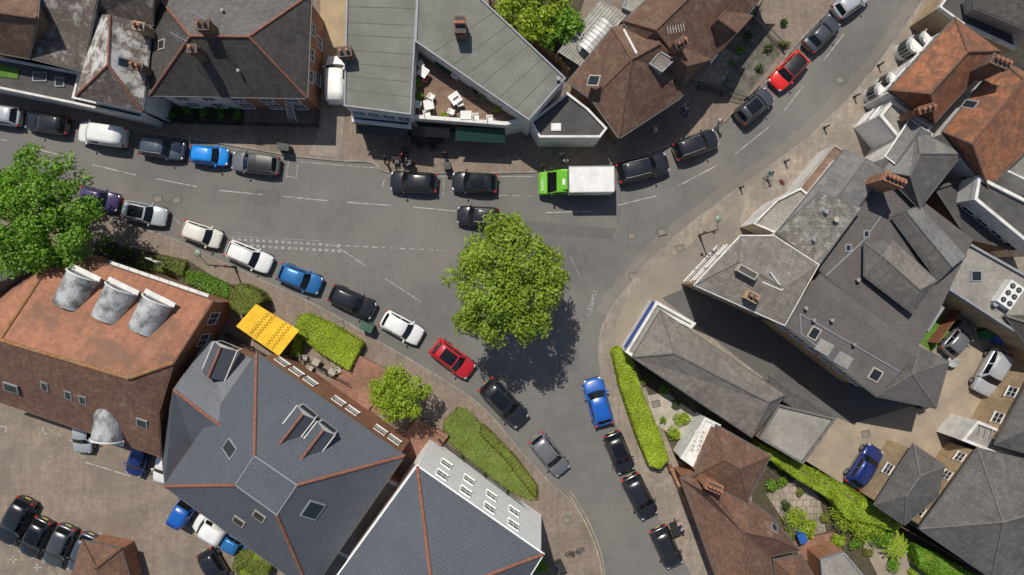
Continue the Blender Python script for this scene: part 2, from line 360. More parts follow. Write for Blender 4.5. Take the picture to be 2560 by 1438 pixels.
def edge(b,px,py):
    q=W(px,py,b.P[0].z);best=0;bd=1e9
    for i in range(len(b.P)):
        m=(b.P[i]+b.P[(i+1)%len(b.P)])/2;dd=(Vector((m.x,m.y))-Vector((q.x,q.y))).length
        if dd<bd:bd=dd;best=i
    return best
def gdormer(b,f,k,hw=.8,drop=.75,rm='slate_blue',rid='ridge_red'):
    F=W(*f);K=W(*k);K.z=F.z;d=(F-K).normalized();s=Vector((-d.y,d.x,0));dn=Vector((0,0,-drop));dd=Vector((0,0,-drop-1.3))
    V=[F,K,F+s*hw+dn,K+s*hw+dn,F-s*hw+dn,K-s*hw+dn,F+s*(hw-.1)+dd,F-s*(hw-.1)+dd,K+s*(hw-.1)+dd,K-s*(hw-.1)+dd]
    dm=mk('dormer',V,[(0,1,3,2),(1,0,4,5),(0,2,6,7,4),(2,3,8,6),(5,4,7,9)],[rm,'white_paint'],b.roof,[0,0,1,1,1])
    g=d*.03;mk('dormer_window',[F+s*(hw-.2)+dn*1.1+g,F-s*(hw-.2)+dn*1.1+g,F-s*(hw-.2)+dd*.85+g,F+s*(hw-.2)+dd*.85+g],[(0,1,2,3)],['glass'],dm)
    v,ff=cyl(F,K,.1);mk('dormer_ridge',v,ff,[rid],dm)
    for sg in(1,-1):
        a=F+s*hw*sg+dn;v,ff=cyl(a,K+s*hw*sg+dn,.05);mk('flashing',v,ff,['white_paint'],dm)
def barrel(b,f,k,r=1.15):
    F=W(*f);K=W(*k);K.z=F.z;d=(F-K).normalized();s=Vector((-d.y,d.x,0));n=14;V=[];Fc=[]
    for j,p in enumerate((F,K)):
        for i in range(n+1):
            a=math.pi*i/n;V.append(p+s*math.cos(a)*r+Vector((0,0,math.sin(a)*r)))
    V+=[F+s*r-Vector((0,0,2.2)),F-s*r-Vector((0,0,2.2)),K+s*r-Vector((0,0,2.2)),K-s*r-Vector((0,0,2.2))]
    m=2*n+2
    Fc=[(i,i+1,n+2+i,n+1+i) for i in range(n)]+[tuple(range(n+1))[::-1]+(m,m+1),(0,n+1,m+2,m),(n,m+1,m+3,2*n+1)]
    dm=mk('barrel_dormer',V,Fc,['zinc'],b.roof)
    ps=[];g=d*.04
    pr=[F+g+s*math.cos(math.pi*i/n)*(r*1.04)+Vector((0,0,math.sin(math.pi*i/n)*r*1.04)) for i in range(n+1)]
    for i in range(n): ps.append(cyl(pr[i],pr[i+1],.07,n=6))
    c=F+d*.2-Vector((0,0,.1));ps.append(box(c,.45,2*r+.3,.12,math.atan2(d.y,d.x)))
    v,ff,_=join(ps);mk('dormer_frame',v,ff,['white_paint'],dm)
    mk('dormer_window',[F+g+s*r*.85-Vector((0,0,1.3)),F+g-s*r*.85-Vector((0,0,1.3)),F+g-s*r*.75+Vector((0,0,.5)),F+g+s*r*.75+Vector((0,0,.5))],[(0,1,2,3)],['glass'],dm)
# ------------------------------------------------------------ foliage
def leaves(P,Nn,size,asp=.6,jit=.7):
    n=len(P);Nn=Nn+rng.normal(0,jit,(n,3));Nn/=np.linalg.norm(Nn,axis=1)[:,None]
    r=rng.normal(0,1,(n,3));a=np.cross(Nn,r);a/=np.linalg.norm(a,axis=1)[:,None];b=np.cross(Nn,a)
    s=(size*rng.uniform(.6,1.3,n))[:,None]
    q=np.stack([P-a*s,P-b*s*asp,P+a*s,P+b*s*asp],1).reshape(-1,3)
    return q,[(4*i,4*i+1,4*i+2,4*i+3) for i in range(n)]
def leafobj(name,P,Nn,size,mat,parent,**k):
    q,F=leaves(P,Nn,size,**k);o=ORG[parent.name];q=q-np.array(o)
    me=bpy.data.meshes.new(name);me.from_pydata(q.tolist(),[],F);me.materials.append(M[mat]);ob=bpy.data.objects.new(name,me);COL.objects.link(ob);ob.parent=parent;ORG[ob.name]=o;return ob
def clumps(C,R,per,flat=.75):
    P=[];Nn=[]
    for c,r in zip(C,R):
        k=int(per*r*r);d=rng.normal(0,1,(k,3));d/=np.linalg.norm(d,axis=1)[:,None];d[:,2]=np.where(d[:,2]<-.3,-d[:,2],d[:,2])
        rad=r*(1-.5*rng.random(k)**1.6)[:,None]*(1+.25*np.sin(d[:,0:1]*7+c[0])*np.sin(d[:,1:2]*7+c[1]))
        P.append(c+d*rad*np.array([1,1,flat]));Nn.append(d+np.array([0,0,.35]))
    return np.concatenate(P),np.concatenate(Nn)
def tree(name,label,px,py,rx,ry,zc,rz,nc,mat,leaf=.17,per=170,cr=1.15,dens=1.0,core=True,rag=1.0):
    c=W(px,py,zc);e=thing(name,label,'tree',(c.x,c.y,0.1));C=[];R=[]
    ga=math.pi*(3-5**.5)
    for i in range(nc):
        if i<nc*.75:
            u=(i+.5)/(nc*.75);zz=1-1.15*u;a=i*ga+rng.normal(0,.2);rr=math.sqrt(max(0,1-zz*zz));k=rng.uniform(.76,1.06)
            d=np.array([rr*math.cos(a),rr*math.sin(a),zz])
        else:
            d=rng.normal(0,1,3);d/=np.linalg.norm(d);d[2]=abs(d[2]);k=rng.uniform(.3,.8)
        az=math.atan2(d[1],d[0]);k*=1+rag*(.045*math.sin(3*az+px)+.045*math.sin(5*az+py)+.05*math.sin(9*az)+.03*math.sin(14*az))
        C.append(np.array([c.x+d[0]*rx*k,c.y+d[1]*ry*k,c.z+d[2]*rz*k]));R.append(cr*rng.uniform(.5,1.2))
    P,Nn=clumps(C,R,per*dens);leafobj('crown',P,Nn,leaf,mat,e)
    ps=[]
    g=Vector((c.x,c.y,0));top=Vector((c.x,c.y,zc))
    r0=.05*rx+.08
    ps.append(cyl(g,g.lerp(top,.45),r0*1.15,r0*.85,10));ps.append(cyl(g.lerp(top,.45),top,r0*.85,r0*.5,8))
    for i in range(0,nc,max(1,nc//26)):
        s=g.lerp(top,random.uniform(.4,.85));t=Vector(C[i]);m=s.lerp(t,.5)+Vector((0,0,.4));ps+=[cyl(s,m,r0*.38,r0*.24,6),cyl(m,t,r0*.24,r0*.06,6)]
    V,F,_=join(ps);mk('trunk',V,F,['bark'],e,smooth=True)
    return e
def shrub(px,py,r,mat='leaf_green',name='shrub',label='rounded green shrub growing in a garden bed',h=None,leaf=.09,per=420,n=9):
    h=h or r*1.1;c=W(px,py,h*.6);e=thing(name,label,'shrub',(c.x,c.y,.1));C=[];R=[]
    for i in range(n):
        a=rng.uniform(0,6.28);k=r*.6*math.sqrt(rng.random());C.append(np.array([c.x+math.cos(a)*k,c.y+math.sin(a)*k,h*rng.uniform(.35,.7)+.1]));R.append(r*rng.uniform(.35,.6))
    P,Nn=clumps(C,R,per);leafobj('foliage',P,Nn,leaf,mat,e)
    V,F=cyl((c.x,c.y,.05),(c.x,c.y,h*.6),.05,.03,6);mk('stem',V,F,['bark'],e)
    return e
def inpoly(x,y,P):
    c=False;n=len(P)
    for i in range(n):
        a=P[i-1];b=P[i]
        if (a.y>y)!=(b.y>y) and x<(b.x-a.x)*(y-a.y)/(b.y-a.y)+a.x:c=not c
    return c
def hedge(label,pts,h,mat,dens=420,leaf=.065,name='hedge',lump=.05,cat='hedge',zb=.1,jit=.4,gap=0,core='core_lime'):
    O=[W(p[0],p[1],h) for p in pts]
    if not ccw(O):O.reverse()
    c=sum(O,Vector())/len(O);e=thing(name,label,cat,(c.x,c.y,zb))
    I=offs(O,-.1);n=len(O);I=[Vector((p.x,p.y,h-.1-lump*.6)) for p in I];Q=[Vector((p.x,p.y,0)) for p in I]
    mk('branches',Q+I,[(i,(i+1)%n,n+(i+1)%n,n+i) for i in range(n)]+[tuple(range(n,2*n))],[core],e)
    xs=[p.x for p in O];ys=[p.y for p in O];A=(max(xs)-min(xs))*(max(ys)-min(ys));P=[];Nn=[]
    for i in range(int(A*dens)):
        x=random.uniform(min(xs),max(xs));y=random.uniform(min(ys),max(ys))
        if inpoly(x,y,O):
            s=math.sin(x*1.9+y*.7)*math.sin(y*2.3-x*.5)+.5*math.sin(x*4.7+1)*math.sin(y*5.1)
            if gap and s<-.35 and random.random()<gap: continue
            P.append((x,y,h-.06+lump*s+random.uniform(-.07,.04)));Nn.append((math.cos(x*3)*.2,math.cos(y*3)*.2,1))
    for i in range(n):
        a=O[i];b=O[(i+1)%n];d=(b-a);nn=Vector((d.y,-d.x,0)).normalized()
        for k in range(int(d.length*h*dens*.7)):
            q=a+d*random.random();q.z=random.uniform(zb,h);P.append(tuple(q+nn*random.uniform(-.1,.1)));Nn.append(tuple(nn))
    leafobj('foliage',np.array(P),np.array(Nn),leaf,mat,e,jit=jit);return e
# ------------------------------------------------------------ ground
g=300
struct(mk('ground',[(-g,-g,0),(g,-g,0),(g,g,0),(-g,g,0)],[(0,1,2,3)],['paving_tan']))
NK=smoothline([(-900,90),(-300,205),(0,262),(200,300),(380,334),(560,360),(720,388),(850,402),(930,407),(968,430),(1100,433),(1340,430),(1540,408),(1670,365),(1790,318),(1840,272),(1915,205),(1990,112),(2075,20),(2130,-60),(2300,-400)])
SK=smoothline([(-900,250),(-300,375),(0,445),(150,490),(230,520),(300,553),(440,600),(560,657),(690,715),(820,778),(945,852),(1070,925),(1190,1003),(1262,1078),(1318,1145),(1375,1205),(1430,1255),(1475,1330),(1510,1438),(1530,1560),(1560,1900)])
EK=smoothline([(2520,-400),(2340,-60),(2285,30),(2225,115),(2170,190),(2105,262),(2010,350),(1900,432),(1800,503),(1700,580),(1620,655),(1550,740),(1512,800),(1497,860),(1503,940),(1535,1045),(1590,1170),(1650,1300),(1730,1438),(1800,1560),(1980,1900)])
sheet('road',NK+EK+SK[::-1],.004,'asphalt')
V,F=ribbon([(x-16,y-6) for x,y in EK[8:60]],1.0,.0065,wob=.3);struct(mk('gutter_dust',V,F,['asphalt_dust']))
for pp in ([(1240,545),(1540,572),(1530,598),(1235,575)],[(640,470),(700,480),(695,520),(632,508)],[(1390,900),(1445,880),(1450,925),(1405,940)],[(1548,430),(1553,520),(1546,560),(1541,560),(1545,520)]): sheet('road_patch',pp,.009,'asphalt_patch')
def slab(name,line,far,mat):
    P=[W(p[0],p[1],.1) for p in line]+[W(p[0],p[1],.1) for p in far]
    if not ccw(P):P.reverse()
    n=len(P);Q=[Vector((p.x,p.y,0)) for p in P]
    struct(mk(name,P+Q,[tuple(range(n))]+[(n+i,n+(i+1)%n,(i+1)%n,i) for i in range(n)],[mat]))
slab('pavement',NK,[(2300,-1500),(-900,-1500)],'paving')
slab('pavement',SK,[(1560,3000),(-900,3000)],'paving')
slab('pavement',EK,[(1980,3000),(4000,3000),(4000,-1500),(2600,-1500)],'paving_tan')
for ln in(NK,SK,EK):
    V,F=ribbon(ln,.13,.106,.1);struct(mk('kerb',V,F,['kerb']))
Z1=.105;Z2=.110
sheet('gravel_path',[(800,-150),(872,-150),(862,265),(802,250)],Z1,'gravel_gold')
sheet('paved_alley',[(802,255),(862,265),(852,396),(775,386),(800,320)],Z2,'paving_tan')
sheet('car_park',[(-200,960),(150,1020),(430,1120),(560,1250),(900,1500),(900,1700),(-200,1700)],Z1,'paving_park')
sheet('gravel_yard',[(2130,1010),(2330,980),(2400,760),(2700,760),(2700,1010),(2420,1080),(2290,1300),(2130,1260),(1990,1170),(2070,1060)],Z1,'gravel')
sheet('alley',[(1655,745),(1745,705),(2000,800),(2330,960),(2330,1000),(2130,1060),(1960,985)],.120,'asphalt_dark')
sheet('forecourt',[(1560,760),(1640,672),(1740,600),(1860,520),(1800,700),(1740,760),(1660,750),(1580,880),(1520,860)],Z2,'asphalt_old')
sheet('garden_ground',[(1735,215),(1790,100),(1885,45),(1955,130),(1865,243)],Z1,'gravel_grey')
sheet('patio',[(1735,200),(1790,110),(1850,140),(1800,215)],Z2,'patio')
sheet('garden_ground',[(1585,900),(1650,860),(1900,1090),(1790,1170),(1690,1150)],Z1,'soil')
sheet('patio',[(1618,990),(1665,980),(1760,1050),(1720,1110),(1680,1090),(1640,1060)],Z2,'render_cream')
sheet('garden_ground',[(1870,1130),(2010,1150),(2270,1310),(2500,1438),(2300,1700),(1900,1500)],Z1,'soil')
sheet('patio',[(1915,1235),(2010,1190),(2050,1250),(2065,1330),(1990,1350)],Z2,'patio')
sheet('brick_path',[(1985,1352),(2085,1330),(2115,1400),(2000,1400)],Z2+.005,'brick_path')
sheet('gravel_path',[(2150,1350),(2260,1340),(2420,1438),(2200,1450)],Z2,'gravel')
sheet('garden_bed',[(240,600),(470,650),(570,715),(560,750),(230,650)],Z1,'soil')
sheet('patio',[(600,780),(760,830),(960,960),(1010,1080),(1090,1110),(1040,1180),(640,900)],Z1,'paving_park')
sheet('brick_path',[(880,885),(985,940),(1000,1000),(920,1050),(800,985)],Z2,'brick_path')
sheet('garden_bed',[(410,270),(610,275),(610,315),(410,308)],Z1,'soil')
sheet('garden_ground',[(1200,-60),(1480,-60),(1400,190),(1230,30)],Z1,'soil')
sheet('tree_pit',[(1235,680),(1300,680),(1300,745),(1235,745)],.012,'soil')
ps=[]
def line(a,b,w=.11): ps.append(ribbon([a,b],w,.012))
for a,b in [((-80,334),(20,352)),((75,368),(178,395)),((232,412),(340,438)),((390,447),(493,467)),((548,476),(655,487)),((705,491),(818,502)),((868,506),(978,514)),((1033,518),(1140,528)),((1365,532),(1480,528)),((1545,513),(1640,490)),((1693,466),(1792,414)),((1838,385),(1922,318)),((1962,275),(2008,215)),((2060,150),(2110,85)),((2150,30),(2190,-30))]: line(a,b,.085)
for a,b in [((750,405),(950,421)),((968,440),(1335,442)),((430,540),(450,560)),((722,402),(716,445)),((745,412),(740,445)),((716,440),(745,446)),((330,335),(322,385)),((175,310),(168,345)),((965,440),(955,468)),((1110,440),(1108,490)),((1250,488),(1268,489)),((1280,489),(1298,490)),((1310,490),(1330,491))]: line(a,b,.055)
V,F,_=join(ps);struct(mk('road_marking',V,F,['marking']))
ps=[]
for i in range(18):
    x=578+i*15.6
    for dy in(0,14): ps.append(ribbon([(x,598+dy+i*.9),(x+9,598.5+dy+i*.9)],.22,.012))
for i in range(11):
    x=862+i*23;ps.append(ribbon([(x,614.5+i*1.1),(x+13,615.1+i*1.1)],.1,.012))
for a,b in [((835,612),(915,665)),((963,697),(1053,755))]: line(a,b,.09)
V,F,_=join(ps);struct(mk('worn_road_marking',V,F,['marking_mid']))
ps=[]
for a,b in [((570,590),(800,602)),((1425,640),(1450,690)),((1590,668),(1610,640))]: line(a,b,.06)
V,F,_=join(ps);struct(mk('faint_road_marking',V,F,['marking_faint']))
ps=[ribbon(smoothline([(1418,1228),(1455,1290),(1490,1370),(1505,1438),(1515,1500)]),.07,.115),ribbon(smoothline([(1426,1226),(1463,1288),(1498,1368),(1513,1438),(1523,1500)]),.07,.115)]
V,F,_=join(ps);struct(mk('yellow_road_marking',V,F,['marking_yellow']))
ps=[ribbon([a,b],.1,.112) for a,b in [((108,1068),(113,1085)),((113,1085),(120,1083)),((0,1065),(20,1068)),((20,1068),(16,1080)),((25,1398),(45,1398)),((35,1388),(35,1408)),((85,1418),(105,1418)),((95,1408),(95,1428)),((215,1155),(330,1190)),((165,1305),(178,1320)),((190,1310),(203,1326)),((250,1330),(262,1345)),((135,1295),(145,1310)),((60,1275),(90,1290))]]
V,F,_=join(ps);struct(mk('parking_bay_marking',V,F,['marking']))
def text(s,px,py,z,size,rot,mat,name,parent=None,R=None):
    cu=bpy.data.curves.new(name,'FONT');cu.body=s;cu.size=size;cu.align_x='CENTER';cu.align_y='CENTER';cu.extrude=.002
    o=bpy.data.objects.new(name,cu);COL.objects.link(o);dg=bpy.context.evaluated_depsgraph_get();me=bpy.data.meshes.new_from_object(o.evaluated_get(dg));bpy.data.objects.remove(o)
    me.materials.append(M[mat] if isinstance(mat,str) else mat);o=bpy.data.objects.new(name,me);COL.objects.link(o)
    o.location=W(px,py,z) if parent is None else (px,py,z);o.rotation_euler=R or (0,0,math.radians(rot))
    if parent:o.parent=parent
    return o
t=text('I SABLED',1479,758,.016,.58,-107,'marking','road_lettering');struct(t)
for s,x,y,r in(('19',143,1087,-8),('15',215,1328,165),('13',108,1290,165),('14',160,1308,165)): struct(text(s,x,y,.114,.5,r,'marking','bay_number'))
for i,(x,y) in enumerate([(442,500),(1580,590),(1583,690),(1655,580),(395,497),(1306,355),(595,338),(850,812),(1417,1300),(1380,790),(1560,385),(1920,460),(2100,200),(2165,1085),(1700,620),(1640,1010)]):
    z=.016 if y<700 and y>420 and x<1640 else .118
    if (x,y) in((1380,790),(2100,200)): z=.016
    c=W(x,y,z);e=thing('manhole_cover','square iron inspection cover set into the surface','manhole cover',c,'iron inspection covers')
    v,f,mi=join([box(c,.75,.6,.008,.2)+(0,),box(c+Vector((0,0,.005)),.64,.49,.006,.2)+(1,)]);mk('cover',v,f,['felt_dark','asphalt_old'],e,mi)
# ------------------------------------------------------------ north side buildings
b=bld('house','terraced house with brown clay tile roof',[(-90,-90,5.5),(105,-90,5.5),(72,146,5),(-90,116,5),(-90,20,8),(92,45,8)],[0,1,5,2,3,4],[(0,1,5,4),(4,5,2,3)],'tile_brown','brick_brown',[(4,5)],'ridge_brown')
b=bld('house','terraced house with worn slate roof and pale lichen',[(112,-120,6),(252,-120,6),(207,178,5),(77,146,5),(108,-45,7.2),(250,-45,7.2)],[0,1,5,2,3,4],[(0,1,5,4),(4,5,2,3)],'slate_weather','render_white',[(4,5)],'ridge_grey')
b=bld('house','house with pale weathered hipped slate roof and red ridge tiles',[(245,38,5.4),(213,150,5.4),(190,240,5.2),(355,278,5.2),(380,65,5.4),(275,38,7.2),(270,162,7.2)],[0,1,2,3,4,5],[(0,1,2,6,5),(2,3,6),(3,4,5,6)],['slate_white','slate_weather','slate_white'],'render_white',[(2,6),(3,6),(5,6)],'ridge_red',rw=.1)
chimney(b,348,66,7.0,.8,.55,-.2,2,'brick_yellow');chimney(b,342,165,6.8,.9,.5,-.3,2,'brick_brown');skylight(b,2,312,158,.8,1.1)
b=bld('house','house behind with weathered grey slate roof',[(255,-120,6),(385,-120,6),(382,62,5.6),(248,36,5.6),(262,-30,7.5),(384,-20,7.5)],[0,1,5,2,3,4],[(0,1,5,4),(4,5,2,3)],'slate_weather','brick_brown',[(4,5)],'ridge_grey')
b=flat('shop_unit','low dark flat-roofed shop front with white parapet',[(-90,128),(207,184),(192,244),(365,284),(360,300),(190,262),(-90,205)],3.0,'felt_dark','render_white',.35,cat='shop',pw=.18)
skylight(b,0,100,192,1.2,.8);skylight(b,0,150,205,.8,.8)
c=W(20,178,3.1);e=thing('roof_lawn','small square of artificial grass on a flat roof','artificial grass',(c.x,c.y,3));mk('turf',[W(-10,160,3.06),W(48,172,3.06),W(44,197,3.06),W(-10,190,3.06)],[(0,1,2,3)],['turf'],e)
b4=bld('house','large detached house with dark slate hipped roof and red hip tiles',[(385,-20,5),(778,-15,5),(767,245,5),(374,238,5),(476,90,8.2),(622,92,8.2)],[0,1,2,3],[(0,1,5,4),(1,2,5),(2,3,4,5),(3,0,4)],['slate_purple','slate_dark','slate_dark','slate_dark'],'brick_red',[(0,4),(1,5),(2,5),(3,4),(4,5)],'ridge_red',rw=.1)
chimney(b4,507,62,9.3,.9,.75,0,2,'brick_brown');chimney(b4,481,122,8.9,.65,.55,0,1,'brick_brown');aerial(b4,495,38,10.5,-.6);aerial(b4,445,92,9.6,-.5);skylight(b4,3,405,112,.8,.9,fm='render_cream')
vent(b4,2,600,180);vent(b4,0,560,30)
ei=edge(b4,772,120)
for t in(.25,.48,.75): win(b4,ei,t,3.5,.9,1.2)
for t in(.3,.7): win(b4,ei,t,1.3,.9,1.2)
ei=edge(b4,570,242)
for t in(.12,.3,.5,.7,.88): win(b4,ei,t,3.4,1.0,1.3);win(b4,ei,t,1.2,1.0,1.3)
A0=b4.P[ei];A1=b4.P[(ei+1)%4];lft=A0 if A0.x<A1.x else A1;rgt=A1 if A0.x<A1.x else A0;d=rgt-lft
V,F=box((lft.lerp(rgt,.22).x,lft.y-.03,2.45),d.length*.44,.05,4.7,math.atan2(d.y,d.x));mk('rendered_panel',V,F,['render_white'],b4.wall)
def fence(label,pts,h,mat,name='fence',post=2.0,t=.06,cat='fence',solid=True,zb=.1):
    P=[W(p[0],p[1],zb) for p in pts];e=thing(name,label,cat,P[0]);parts=[]
    for a,c in zip(P,P[1:]):
        d=c-a;L=d.length;r=math.atan2(d.y,d.x);m=(a+c)/2
        if solid: parts.append(box(m+Vector((0,0,h/2)),L,t,h,r))
        else:
            parts+=[box(m+Vector((0,0,h)),L,.05,.05,r),box(m+Vector((0,0,.15)),L,.04,.04,r)]
            k=int(L/.16)
            for i in range(k): parts.append(box(a+d*((i+.5)/k)+Vector((0,0,h/2)),.025,.025,h,r))
    V,F,_=join(parts);mk('panel' if solid else 'railing',V,F,[mat],e)
    for a,c in zip(P,P[1:]):
        k=max(1,int((c-a).length/post))
        for i in range(k): V,F=box(a.lerp(c,i/k)+Vector((0,0,h/2+.04)),t+.07,t+.07,h+.12);mk('post',V,F,[mat],e)
    return e
fence('black iron railings in front of the house',[(385,300),(600,312),(795,318),(800,255)],1.1,'black_metal',solid=False)
fence('white rendered garden wall beside the house',[(372,225),(372,300)],2.2,'render_white',t=.25,name='garden_wall',cat='wall')
for i in range(9): shrub(425+i*21,285+random.uniform(-8,8),.55,'leaf_dark' if i%2 else 'leaf_green',label='dark green shrub in a shaded front garden')
c=W(733,285,.1);e=thing('ladder','white ladder leaning against the house','ladder',c)
ps=[]
A0=W(722,300,.1);A1=W(742,304,.1);T0=W(712,255,2.6);T1=W(728,258,2.6);ps+=[cyl(A0,T0,.04),cyl(A1,T1,.04)]
for i in range(1,9): ps.append(cyl(A0.lerp(T0,i/9),A1.lerp(T1,i/9),.03))
V,F,_=join(ps);mk('rungs',V,F,['white_paint'],e)
b5=flat('shop_building','long grey felt flat-roofed shop building with white front',[(868,-60),(1048,-60),(1028,288),(860,266)],5.6,'felt','render_white',.12,'lead',cat='shop',pw=.12)
seams(b5,((867,-50),(861,262)),((1045,-50),(1027,284)),9)
chimney(b5,862,130,6.8,1.0,.7,.1,2,'brick_brown',hgt=1.8)
ei=edge(b5,945,278)
for t in(.15,.38,.62,.85): win(b5,ei,t,3.7,1.0,1.5)
b=flat('shop_unit','dark shop front with white cornice beneath the flat-roofed shop',[(880,285),(1028,300),(1028,322),(880,305)],3.2,'felt_dark','black_metal',.12,cat='shop')
b6=flat('shop_building','angled grey felt flat-roofed building with white parapet',[(1046,-60),(1150,-60),(1207,0),(1415,196),(1322,302),(1038,105)],5.8,'felt','render_white',.12,'lead',cat='shop',pw=.12)
seams(b6,((1210,5),(1410,196)),((1045,108),(1320,298)),7);vent(b6,0,1395,200,.12)
chimney(b6,1150,62,7.4,.8,1.2,0,4,'brick_brown',2.2)
bd=flat('roof_terrace_building','shop with timber roof terrace and white parapet',[(1034,112),(1322,305),(1264,318),(1028,300)],3.3,'wood_deck','render_white',.7,'render_white',cat='shop',pw=.3)
for i in range(8): win(bd,edge(bd,1146,309),.08+i*.12,1.6,1.0,1.9,'black_metal')
def slopeobj(name,label,cat,q,mat,thick=.06,legs=None,part='sheet'):
    P=[W(*p) for p in q];c=sum(P,Vector())/len(P);e=thing(name,label,cat,(c.x,c.y,.1));n=len(P)
    V=P+[p-Vector((0,0,thick)) for p in P];F=[tuple(range(n)),tuple(range(n,2*n))[::-1]]+[(i,(i+1)%n,n+(i+1)%n,n+i) for i in range(n)]
    mk(part,V,F,[mat],e)
    if legs:
        for p in P: v,f=cyl((p.x,p.y,.05),p,.04);mk('post',v,f,[legs],e)
    return e
slopeobj('awning','dark green shop awning over the pavement','awning',[(1140,318,3.2),(1262,325,3.2),(1264,358,2.5),(1138,352,2.5)],'green_awning')
slopeobj('awning','black shop awning over the pavement','awning',[(1030,315,3.2),(1125,320,3.2),(1122,345,2.5),(1030,340,2.5)],'black_metal')
slopeobj('awning','black canvas awning on a shop front','awning',[(890,312,3.0),(1020,322,3.0),(1018,342,2.5),(890,334,2.5)],'black_metal')
b7=flat('shop_building','small wedge-shaped shop with dark flat roof and white cornice',[(1418,232),(1325,305),(1348,345),(1500,345),(1518,322),(1470,272)],3.8,'felt_dark','render_white',.2,'render_white',cat='shop',pw=.18)
skylight(b7,0,1390,318,.8,.6,fm='white_paint',gm='white_paint')
b=bld('house','house with steep brown clay tile roof and skylight',[(1420,205,4.2),(1530,70,4.2),(1640,40,5),(1740,195,4.6),(1700,245,4.6),(1548,345,4.4),(1480,248,4.2),(1580,148,7.4),(1650,110,7.4)],[0,1,2,3,4,5,6],[(0,1,7,6),(1,2,8,7),(2,3,8),(3,4,5,7,8),(5,6,7)],'tile_brown','brick_brown',[(7,6),(7,8),(7,5),(7,1)],'ridge_brown',rw=.09)
skylight(b,0,1485,202,.9,1.1,fm='render_cream')
flash(b,1,(1560,75),(1592,135),.1,'white_paint')
b=bld('house','long house with brown tile roof and tall chimneys',[(1560,52,5),(1700,-80,5),(1960,-80,5),(1738,205,4.8),(1590,120,5),(1640,75,7.8),(1830,-110,7.8)],[0,1,2,3,4],[(0,1,6,5),(1,2,6),(2,3,5,6),(3,4,5),(4,0,5)],'tile_brown','render_white',[(0,5),(3,5),(5,6)],'ridge_brown',rw=.09)
chimney(b,1702,108,8.4,.9,.6,.6,3,'brick_brown',3);skylight(b,2,1720,55,.8,1);aerial(b,1690,72,10,.2)
flash(b,2,(1700,130),(1790,60),.06);flash(b,2,(1665,95),(1700,140),.06,'render_cream')
b=bld('house_wing','front gable wing of the long brown-roofed house',[(1765,80,5.5),(1820,20,5.5),(1880,40,5),(1800,130,5),(1795,48,7.4),(1842,82,6.6)],[0,1,2,3],[(0,1,4),(1,2,5,4),(2,3,5),(3,0,4,5)],'tile_brown','render_white',[(1,4),(4,5),(2,5),(3,5)],'ridge_brown',rw=.09)
b=bld('house_wing','cross wing of the brown-roofed house with hipped tile roof',[(1650,160,5.5),(1715,95,5.5),(1775,150,5.2),(1705,215,5.2),(1690,140,7.6),(1718,165,7.2)],[0,1,2,3],[(0,1,4),(1,2,5,4),(2,3,5),(3,0,4,5)],'tile_brown','brick_brown',[(0,4),(1,4),(4,5),(2,5),(3,5)],'ridge_brown',rw=.09)
b=flat('dormer_block','beige felt-covered flat-roofed dormer block between roofs',[(1650,128),(1688,150),(1655,182),(1622,160)],6.9,'slate_brown','lead',.08,'lead',pw=.1)
def canopy(label,pts,zs,mat,fm,n=7,name='lean_to_canopy'):
    P=[W(p[0],p[1],z) for p,z in zip(pts,zs)];c=sum(P,Vector())/4;e=thing(name,label,'canopy',(c.x,c.y,.1))
    mk('sheet',P,[(0,1,2,3)],[mat],e)
    for i in range(n+1):
        u=i/n;V,F=cyl(P[0].lerp(P[1],u)+Vector((0,0,.03)),P[3].lerp(P[2],u)+Vector((0,0,.03)),.025,n=5);mk('glazing_bar',V,F,[fm],e)
    for p in P: V,F=cyl((p.x,p.y,.05),p,.05);mk('post',V,F,[fm],e)
canopy('long glazed lean-to roof with pale bars',[(1500,0),(1570,35),(1450,165),(1395,130)],[3.2,3.2,2.8,2.8],'glass_pale','render_cream',9)
P0=W(1522,58,3.6);P1=W(1462,128,3.6);c=(P0+P1)/2;e=thing('curved_canopy','small white curved polycarbonate canopy','canopy',(c.x,c.y,.1));d=(P1-P0).normalized();s=Vector((-d.y,d.x,0));V=[]
for p in(P0,P1):
    for i in range(9): a=math.pi*i/8;V.append(p+s*math.cos(a)*.8+Vector((0,0,math.sin(a)*.35)))
mk('vault',V,[(i,i+1,10+i,9+i) for i in range(8)],['polycarb'],e)
for k in range(9):
    p=P0.lerp(P1,k/8)
    V,F,_=join([cyl(p+s*math.cos(math.pi*i/8)*.82+Vector((0,0,math.sin(math.pi*i/8)*.37)),p+s*math.cos(math.pi*(i+1)/8)*.82+Vector((0,0,math.sin(math.pi*(i+1)/8)*.37)),.025,n=5) for i in range(8)]);mk('glazing_bar',V,F,['lead'],e)
for p in(P0+s*.8,P0-s*.8,P1+s*.8,P1-s*.8): V,F=cyl((p.x,p.y,.05),p,.05);mk('post',V,F,['white_paint'],e)
b=flat('rear_extension','small beige flat-roofed extension beside the lean-to',[(1570,-20),(1640,-20),(1600,40),(1555,20)],3.6,'felt_light','brick_brown',.12,'lead',pw=.12)
fence('brown timber garden fence',[(1225,20),(1400,165),(1420,190)],1.8,'wood_fence')
fence('low dark picket fence around a front garden',[(1742,222),(1862,250),(1900,215)],.9,'black_metal',solid=False)
fence('low dark picket fence beside the front garden',[(1955,120),(1880,45),(1900,10)],.9,'black_metal',solid=False)
tree('tree','leafy garden tree behind a timber fence',1325,25,2.6,2.4,3.2,1.8,40,'leaf_lime',.14,260,.8)
tree('tree','dark leafy garden tree beside the fence',1390,70,1.9,1.6,2.6,1.2,26,'leaf_green',.14,240,.7)
